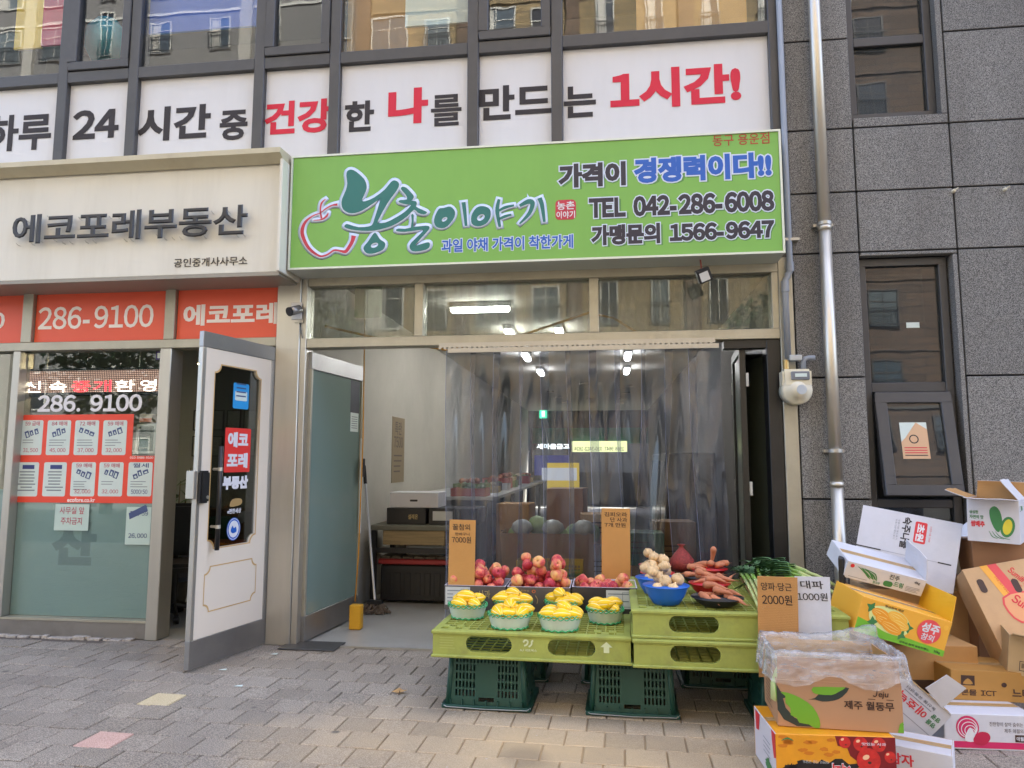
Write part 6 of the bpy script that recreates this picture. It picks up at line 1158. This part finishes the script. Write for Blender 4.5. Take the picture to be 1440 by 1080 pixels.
# ================================================================== INSIDE THE FRUIT SHOP
tb = thing('work_table', 'black framed work table with a wooden drawer inside the doorway', 'table', (0,0,0)); tx0,tx1,ty0,ty1 = -2.28,-1.42,1.5,2.2
B(tx0,tx1,ty0,ty1,.72,.77).build('table_top', mat('table_top', C(104,104,92), r=.6, var=.1, vsc=4), tb, bevel=.006); B(tx0+.12,tx1-.12,ty0+.02,ty1-.1,.58,.718).build('drawer', mat('drawer_wood', C(140,122,88), r=.6, var=.3, vsc=5, stretch=(.5,1,9)), tb, bevel=.004)
for x in (tx0+.03,tx1-.03):
    for y in (ty0+.03,ty1-.03): B(x-.025,x+.025,y-.025,y+.025,0,.719).build('leg', BLACKM, tb)
B(tx0+.06,tx1-.06,ty0+.01,ty0+.04,.5,.55).build('stretcher', BLACKM, tb)
bx1 = thing('display_box', 'low black box with gold print on the work table', 'box', (-1.85,1.6,.772)); B(-.3,.1,0,.4,0,.16).build('body', BLACKPL, bx1, bevel=.004); txt('설레온', Matrix.Translation((0,-.001,0)) @ FR_FRONT, (-.08,.05,.02,.1), GOLDP, bx1, wt=.02)
bx1 = thing('display_box', 'low black box with a white label at the table end', 'box', (-1.72,1.6,.772)); B(.0,.5,0,.4,0,.16).build('body', BLACKPL, bx1, bevel=.004); decal(rect(.04,.04,.24,.13), Matrix.Translation((0,-.001,0)) @ FR_FRONT, LBL, bx1, 'paper_label')
bx1 = thing('white_carton', 'white carton with a hand hole on top of the black boxes', 'box', (-1.88,1.62,.934)); B(-.25,.25,0,.35,0,.15).build('body', CARDW, bx1, bevel=.004); decal(rrect(-.04,.06,.04,.08,.009), Matrix.Translation((0,-.001,0)) @ FR_FRONT, PK, bx1, 'hand_hole')
cr_ = thing('storage_crate', 'black storage crate with a red rim under the work table', 'crate', (-1.85,1.62,0)); B(-.36,.32,0,.45,.02,.38).build('body', BLACKPL, cr_, bevel=.02); B(-.38,.34,-.02,.47,.38,.43).build('rim', mat('dull_red', C(150,44,44), r=.5), cr_, bevel=.008)
for k in range(6): B(-.32+.1*k+.01,-.32+.1*k+.07,-.008,-.0005,.08,.3).build('embossed_panel', BLACKPL, cr_, bevel=.003)
mb = MB()
for k in range(6): B(-.36+.115*k,-.26+.115*k,-.01,.45,.435,.455).build('slat', mat('slat_wood', C(96,86,72), r=.7), cr_)
ct = thing('white_container', 'pale plastic container with a handle on the storage crate', 'container', (-1.78,1.7,.457)); B(-.2,.2,0,.25,0,.11).build('body', mat('pale_plastic', C(188,192,194), r=.4), ct, bevel=.02); MB().tube([(-.06,.1,.11),(-.05,.1,.15),(.05,.1,.15),(.06,.1,.11)],.009,8).build('handle', mat('pale_plastic', None), ct); B(.06,.17,.05,.15,.11,.16).build('lid', mat('blue_lid', C(70,140,200)), ct, bevel=.01)
mo = thing('mop', 'grey mop with a steel handle leaning on the work table', 'mop'); a = GP(527,862,.0); b_ = FP(512,655,1.42); a = Vector((a.x,a.y,.1))
MB().tube([a,a.lerp(b_,.88)],.012,10).build('handle', mat('mop_steel', C(196,198,200), r=.35, metal=.3), mo); MB().tube([a.lerp(b_,.86),b_],.017,10).build('grip', BLACKPL, mo); B(a.x-.07,a.x+.07,a.y-.03,a.y+.03,.07,.12).build('head', BLACKPL, mo, bevel=.01)
mb = MB(); rm = random.Random(2)
for k in range(70): x = a.x+rm.uniform(-.08,.08); y = a.y+rm.uniform(-.03,.03); mb.tube([(x,y,.08),(x+rm.uniform(-.05,.05),y+rm.uniform(-.05,.03),.035),(x+rm.uniform(-.12,.1),y+rm.uniform(-.1,.04),.012)],.008,5)
o = mb.build('mop_yarn', mat('mop_yarn', C(104,92,80), r=.95), mo); o['kind'] = 'stuff'
wn = thing('wall_notice', 'brown paper price notice taped on the left shop wall', 'notice', (-2.368,2.7,1.15)); B(0,.004,-.25,.25,0,.75).build('sheet', mat('brown_paper', C(134,120,96), r=.9), wn); txt('특란\n7500', frame((.0046,0,0),(0,1,0),(0,0,1)), (-.18,.4,.18,.7), PBR, wn, wt=.01); lines(wn, frame((.0046,0,0),(0,1,0),(0,0,1)), -.18,.3,.18,4,.06,PBR,.015)
SHV = mat('counter_top', C(170,170,164), r=.5)
cn = thing('display_counter', 'long pale topped counter running back along the left shop wall', 'counter', (0,0,0)); B(-2.3,-1.2,2.5,9.5,.96,1.0).build('counter_top', SHV, cn, bevel=.005)
for k in range(7): B(-1.3,-1.25,2.6+k*1.05,2.65+k*1.05,0,.96).build('leg', BLACKM, cn)
B(-2.25,-1.35,2.6,9.4,.25,.3).build('lower_shelf', BLACKM, cn)
ORD = 'first second third fourth fifth sixth seventh eighth ninth tenth eleventh twelfth thirteenth fourteenth'.split(); rk = random.Random(8); kinds = [((150,60,50),'red'),((96,120,60),'green'),((180,150,90),'tan'),((90,80,76),'brown'),((176,178,180),'pale')]
for k in range(14):
    (col, nm) = kinds[k % 5]; y = 2.7+k*.46; h = rk.uniform(.1,.22); o = thing('produce_tray', nm+' produce tray on the long counter, '+ORD[k]+' from the street', 'tray', (-1.55+rk.uniform(-.1,.05),y,1.002)); 
    m_ = mat('tray_'+nm, C(*col), r=.6); ring(-.2,.2,-.15,.15,.01,0,h*.6).xf(Matrix.Rotation(rad(90),4,'X')).xf(Matrix.Translation((0,0,h*.6))).build('rim', m_, o) if False else None
    mb = MB(); mb.box(-.2,.2,-.16,-.15,0,h*.7); mb.box(-.2,.2,.15,.16,0,h*.7); mb.box(-.2,-.19,-.15,.15,0,h*.7); mb.box(.19,.2,-.15,.15,0,h*.7); mb.box(-.19,.19,-.15,.15,0,.01); mb.build('tray', m_, o)
    mb = MB()
    for q_ in range(9): mb.lathe([(.001,-.04),(.035,-.02),(.045,0),(.035,.025),(.001,.04)],8,(rk.uniform(-.14,.14),rk.uniform(-.1,.1),.05+rk.uniform(0,h*.6)))
    g_ = mb.build('goods', mat('goods%d' % (k % 4), C(*((70,100,50),(150,90,60),(180,170,140),(120,50,50))[k % 4]), r=.6), o, smooth=True); g_['kind'] = 'stuff'
# yellow and green baskets and cartons just behind the curtain
YB = mat('yellow_basket', C(206,164,34), r=.5); GB = mat('lime_basket', C(140,170,50), r=.5)
def bask(x, y, z, m, label):
    t = thing('stacking_basket', label, 'basket', (x,y,z)); 
    for k, (L, off) in enumerate(((.27,.1),(.2,.135),(.27,.1),(.2,.135))):
        hs = [rect(-L/2+.02+(L-.04)*i/8+.003,.03+.03*j,-L/2+.02+(L-.04)*(i+1)/8-.003,.052+.03*j) for i in range(8) for j in range(3)]
        plate([[(-L/2+.015,0),(L/2-.015,0),(L/2,.14),(-L/2,.14)]]+hs,.004,Matrix.Rotation(rad(90*k),4,'Z') @ Matrix.Translation((0,-off,0)) @ FR_FRONT,m,t,'side')
    B(-.12,.12,-.09,.09,.001,.006).build('base', m, t)
tbx = thing('low_stand', 'brown carton stand behind the apple boxes inside the curtain', 'box', (-.45,.75,0)); B(-.4,.4,0,.5,0,.3).build('body', CARD, tbx, bevel=.004)
for x, z, m, nm in ((-.62,.302,GB,'lime green basket, lower left of the four'),(-.62,.40,YB,'yellow basket on the lime one at the left'),(-.32,.302,GB,'lime green basket, lower right of the four'),(-.32,.40,YB,'yellow basket on the lime one at the right')): bask(x,.95,z,m,nm+' behind the curtain')
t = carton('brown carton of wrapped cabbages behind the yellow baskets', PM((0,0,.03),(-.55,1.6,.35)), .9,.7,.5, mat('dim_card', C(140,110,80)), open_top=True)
CABB = mat('cabbage_leaf', C(150,176,110), r=.5, var=.2, vsc=14)
for k in range(6): o = MB().lathe([(.001,-.09),(.07,-.06),(.1,0),(.085,.05),(.04,.09),(.001,.1)],14,wob=lambda a,r,z,k=k: 1+.08*math.sin(4*a+k)).build('cabbage', CABB, smooth=True); o.location = (-.85+.14*k+rk.uniform(-.05,.05),1.8+rk.uniform(-.12,.12),.70+rk.uniform(-.04,.05)); o.scale = [rk.uniform(.75,1.1)]*3; o.rotation_euler = (rk.uniform(-.6,.6),rk.uniform(-.6,.6),rk.uniform(0,6)); tag(o, 'green cabbage on the brown carton behind the curtain', 'cabbage', 'cabbages inside the shop')
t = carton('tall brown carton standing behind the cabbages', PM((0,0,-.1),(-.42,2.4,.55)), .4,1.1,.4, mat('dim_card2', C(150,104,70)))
pst = thing('hanging_poster', 'blue and yellow poster hanging deep inside the fruit shop', 'poster', (0,0,0)); c = FP(790,665,9); B(c.x-.55,c.x+.15,9,9.01,c.z-.05,c.z+.35).build('blue_sheet', mat('poster_blue', C(50,60,140), emit=.05), pst); B(c.x-.3,c.x+.35,8.985,8.995,c.z-.4,c.z+.2).build('yellow_sheet', mat('poster_yellow', C(220,190,70), emit=.08), pst); B(c.x-.4,c.x+.3,8.97,8.98,c.z-.15,c.z+.1).build('white_table', mat('poster_white', C(210,216,224), emit=.08), pst)
fg = thing('fridge_cabinet', 'dark upright display cabinet along the right shop wall', 'cabinet', (1.05,3.5,0)); B(-.3,.3,0,2.4,0,1.5).build('body', mat('cabinet_dark', C(44,44,48), r=.4), fg, bevel=.02); 
for k in range(3): B(-.31,-.301,.05+k*.8,.75+k*.8,.2,1.4).build('door', mat('cabinet_door', C(60,66,70), r=.15), fg)
for k in range(4): t = carton(['brown','white','brown','tan'][k]+' carton stacked on the right side of the shop, '+ORD[k]+' from the street', PM((0,0,.05*k-.1),(.55+.1*(k % 2),2.2+.8*k,.2)), .45,.4,.4, (CARD,CARDW,CARD,CARDL)[k])
TAPE = mat('packing_tape', C(196,164,116), r=.2, var=.08, vsc=20)
for o in [o for o in bpy.data.objects if o.name.startswith('cardboard_box') and o.parent is None]:      # tape and scuffs on the cartons
    fp = [c for c in o.children if c.name.startswith('top_panel')]
    if fp:
        xs_ = [v.co.x for v in fp[0].data.vertices]; ys_ = [v.co.y for v in fp[0].data.vertices]; zz = max(v.co.z for v in fp[0].data.vertices); ym = (min(ys_)+max(ys_))/2
        decal(rect(min(xs_)+.002,ym-.024,max(xs_)-.002,ym+.024), frame((0,0,zz+.0004),(1,0,0),(0,1,0)), TAPE, o, 'packing_tape'); decal(rect(min(xs_),ym-.001,max(xs_),ym+.001), frame((0,0,zz+.0012),(1,0,0),(0,1,0)), PBR, o, 'flap_seam')
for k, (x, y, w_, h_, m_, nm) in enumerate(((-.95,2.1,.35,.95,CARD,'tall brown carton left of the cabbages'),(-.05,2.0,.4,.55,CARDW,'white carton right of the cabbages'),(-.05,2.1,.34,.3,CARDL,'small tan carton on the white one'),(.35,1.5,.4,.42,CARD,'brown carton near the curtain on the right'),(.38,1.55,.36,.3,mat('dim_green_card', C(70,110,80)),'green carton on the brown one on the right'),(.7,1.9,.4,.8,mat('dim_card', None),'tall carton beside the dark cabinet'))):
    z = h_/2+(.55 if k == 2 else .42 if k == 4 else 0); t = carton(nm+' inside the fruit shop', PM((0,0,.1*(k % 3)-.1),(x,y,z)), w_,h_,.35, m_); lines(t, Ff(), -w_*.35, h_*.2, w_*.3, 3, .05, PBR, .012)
for k in range(3):
    o = MB().lathe([(.001,-.06),(.07,-.05),(.11,.0),(.09,.05),(.05,.08),(.001,.09)],12,wob=lambda a,r,z,k=k: 1+.12*math.sin(5*a+k)+.06*math.sin(11*a)).build('produce_bag', mat('bag_white', C(190,194,190), r=.35, var=.15, vsc=20), smooth=True); o.location = (-.8+.3*k,1.68,.74); tag(o, 'tied white plastic produce bag among the cartons behind the curtain', 'bag', 'produce bags behind the curtain')
# litter on the pavement
lt_ = thing('dry_leaf', 'dry curled brown leaf on the pavement before the doorway', 'leaf', GP(562,974,.004)); MB().add([(-.05,0,.004),(-.01,.03,.02),(.03,.012,.006),(.05,-.005,.02),(.0,-.02,.004),(.0,.004,.012)],[(0,4,5),(4,3,5),(3,2,5),(2,1,5),(1,0,5)]).build('blade', mat('dry_leaf', C(176,140,92), r=.8), lt_); MB().tube([(0,0,.01),(.01,-.05,.004)],.003,5).build('stalk', STM, lt_)
for px_, py_, nm in ((385,920,'beside the steel pillar'),(313,942,'by the corner of the open door'),(335,965,'out on the pavers')): c = GP(px_,py_,.006); o = MB().add([(-.03,-.004,0),(.03,-.01,.002),(.025,.012,.006),(-.01,.018,.001)],[(0,1,2,3)]).build('paper_scrap', PAPER); o.location = (c.x,c.y,.006); tag(o, 'tiny white paper scrap '+nm, 'litter')

# ================================================================== ACROSS THE STREET (seen in the glass)
def brick_wall(key, c1, c2, mort, sc_=1.0):
    m = bpy.data.materials.new(key); m.use_nodes = True; n = m.node_tree.nodes; l = m.node_tree.links; b = n['Principled BSDF']; b.inputs['Roughness'].default_value = .85
    tc = n.new('ShaderNodeTexCoord'); mp = n.new('ShaderNodeMapping'); mp.inputs['Rotation'].default_value = (rad(90),0,0); l.new(tc.outputs['Object'], mp.inputs[0]); br = n.new('ShaderNodeTexBrick'); l.new(mp.outputs[0], br.inputs['Vector'])
    br.inputs['Color1'].default_value = c1; br.inputs['Color2'].default_value = c2; br.inputs['Mortar'].default_value = mort; br.inputs['Scale'].default_value = sc_; br.inputs['Brick Width'].default_value = 1.2; br.inputs['Row Height'].default_value = .3; br.inputs['Mortar Size'].default_value = .02; l.new(br.outputs[0], b.inputs['Base Color']); MATS[key] = m; return m
def block(name, label, x0, x1, y, h, m, wm, pil, dx, dz, seed):
    r_ = random.Random(seed); t = thing(name, label, 'building', ((x0+x1)/2,y,0)); W = x1-x0; B(-W/2,W/2,-8,0,0,h).build('wall', m, t)
    GLS = [mat('opp_glass%d' % k, C(*c), r=.15) for k, c in enumerate(((46,54,62),(70,82,90),(30,34,40),(96,104,106)))]; CUR = mat('opp_curtain', C(170,166,156)); RLM = mat('opp_rail', C(44,44,48), r=.5)
    kinds = []
    for ww, hh in ((1.0,1.5),(1.5,1.7),(.6,2.3)):
        fm = ring(-ww/2-.05,ww/2+.05,-.05,hh+.05,.06,0,.06); fm.box(-.02,.02,.005,.05,0,hh); fm.box(-ww/2,ww/2,.005,.05,hh*.7,hh*.7+.04)
        rl_ = MB(); rl_.box(-ww/2-.1,ww/2+.1,.1,.14,.75,.79); rl_.box(-ww/2-.1,ww/2+.1,.1,.14,.05,.09)
        for q in range(int((ww+.2)/.12)+1): x = -ww/2-.1+q*.12; rl_.box(x,x+.02,.11,.13,.09,.75)
        kinds.append(([B(-ww/2,ww/2,-.02,.03,0,hh).mesh('window', g) for g in GLS], fm.mesh('frame', wm), rl_.mesh('railing', RLM), B(-ww/2+.05,-ww/2+ww*.45,.031,.04,.05,hh-.05).mesh('curtain', CUR)))
    nx_ = int(W/dx); nz_ = int(h/dz); cols = [r_.choice((0,1,1,2)) for _ in range(nx_)]
    for i in range(nx_):
        xx = -W/2+W*(i+.5)/nx_+r_.uniform(-.3,.3)
        for j in range(nz_):
            g, f_, rl_, cu_ = kinds[cols[i]]; o = obj('window', r_.choice(g), t, (xx,.0,.9+j*dz)); obj('frame', f_, o)
            if cols[i] != 1 or r_.random() < .5: obj('railing', rl_, o)
            if r_.random() < .4: obj('curtain', cu_, o)
    for i in range(0, nx_+1, 2): x = max(-W/2+.2, min(W/2-.2, -W/2+W*i/nx_)); B(x-.28,x+.28,.001,.18,0,h).build('pilaster', pil, t)
    for j in range(1, nz_+1): B(-W/2,W/2,.001,.05,j*dz-.12,j*dz).build('floor_band', wm if j % 4 == 0 else m, t)
BRK = brick_wall('brown_brick', C(140,120,86), C(118,102,74), C(96,86,70)); BRK2 = brick_wall('dark_brick', C(104,84,68), C(86,70,58), C(64,56,50)); OWM = mat('opp_white', C(176,174,166), r=.7); PALE = mat('pale_wall', C(150,146,138), r=.8, var=.05, vsc=1); GRW = mat('grey_wall', C(104,102,100), r=.8, var=.06, vsc=1)
block('brick_apartment', 'tan brick apartment block across the street', -10,8,-22,30,BRK,OWM,BRK2,2.2,2.9,1); block('dark_apartment', 'dark brick apartment block across the street to the right', 10,26,-24,26,BRK2,mat('opp_dark', C(70,66,62)),PALE,2.4,2.9,2); block('grey_apartment', 'grey apartment block across the street to the left', -34,-11,-25,34,GRW,OWM,PALE,2.6,2.9,3)
CRN = mat('street_tree_leaf', (.06,.11,.035,1), r=.6, var=.35, vsc=3)
for k, (x, y) in enumerate(((-7.5,-12.5),(-13,-12),(4.5,-13))):
    t = thing('street_tree', 'leafy street tree across the road, '+('nearest','left','right')[k]+' one', 'tree', (x,y,0)); MB().tube([(0,0,0),(.05,0,1.5),(0,.1,3.2)],[.16,.12,.07],10).build('trunk', mat('bark', C(84,72,60), r=.9), t)
    mb = MB(); r_ = random.Random(k)
    for i in range(2600):
        a = r_.uniform(0,6.28); cz = r_.uniform(-1,1); rr = r_.random()**.4*1.7; q = Vector((rr*math.sqrt(1-cz*cz)*math.cos(a), rr*math.sqrt(1-cz*cz)*math.sin(a), 3.9+rr*cz*1.05)); u = Vector((r_.gauss(0,1),r_.gauss(0,1),r_.gauss(0,1))).normalized()*.11; v = u.orthogonal().normalized()*.07; mb.quad(q-u,q-v,q+u,q+v)
    mb.build('crown', CRN, t)

bpy.data.scenes.remove(TMPSC)
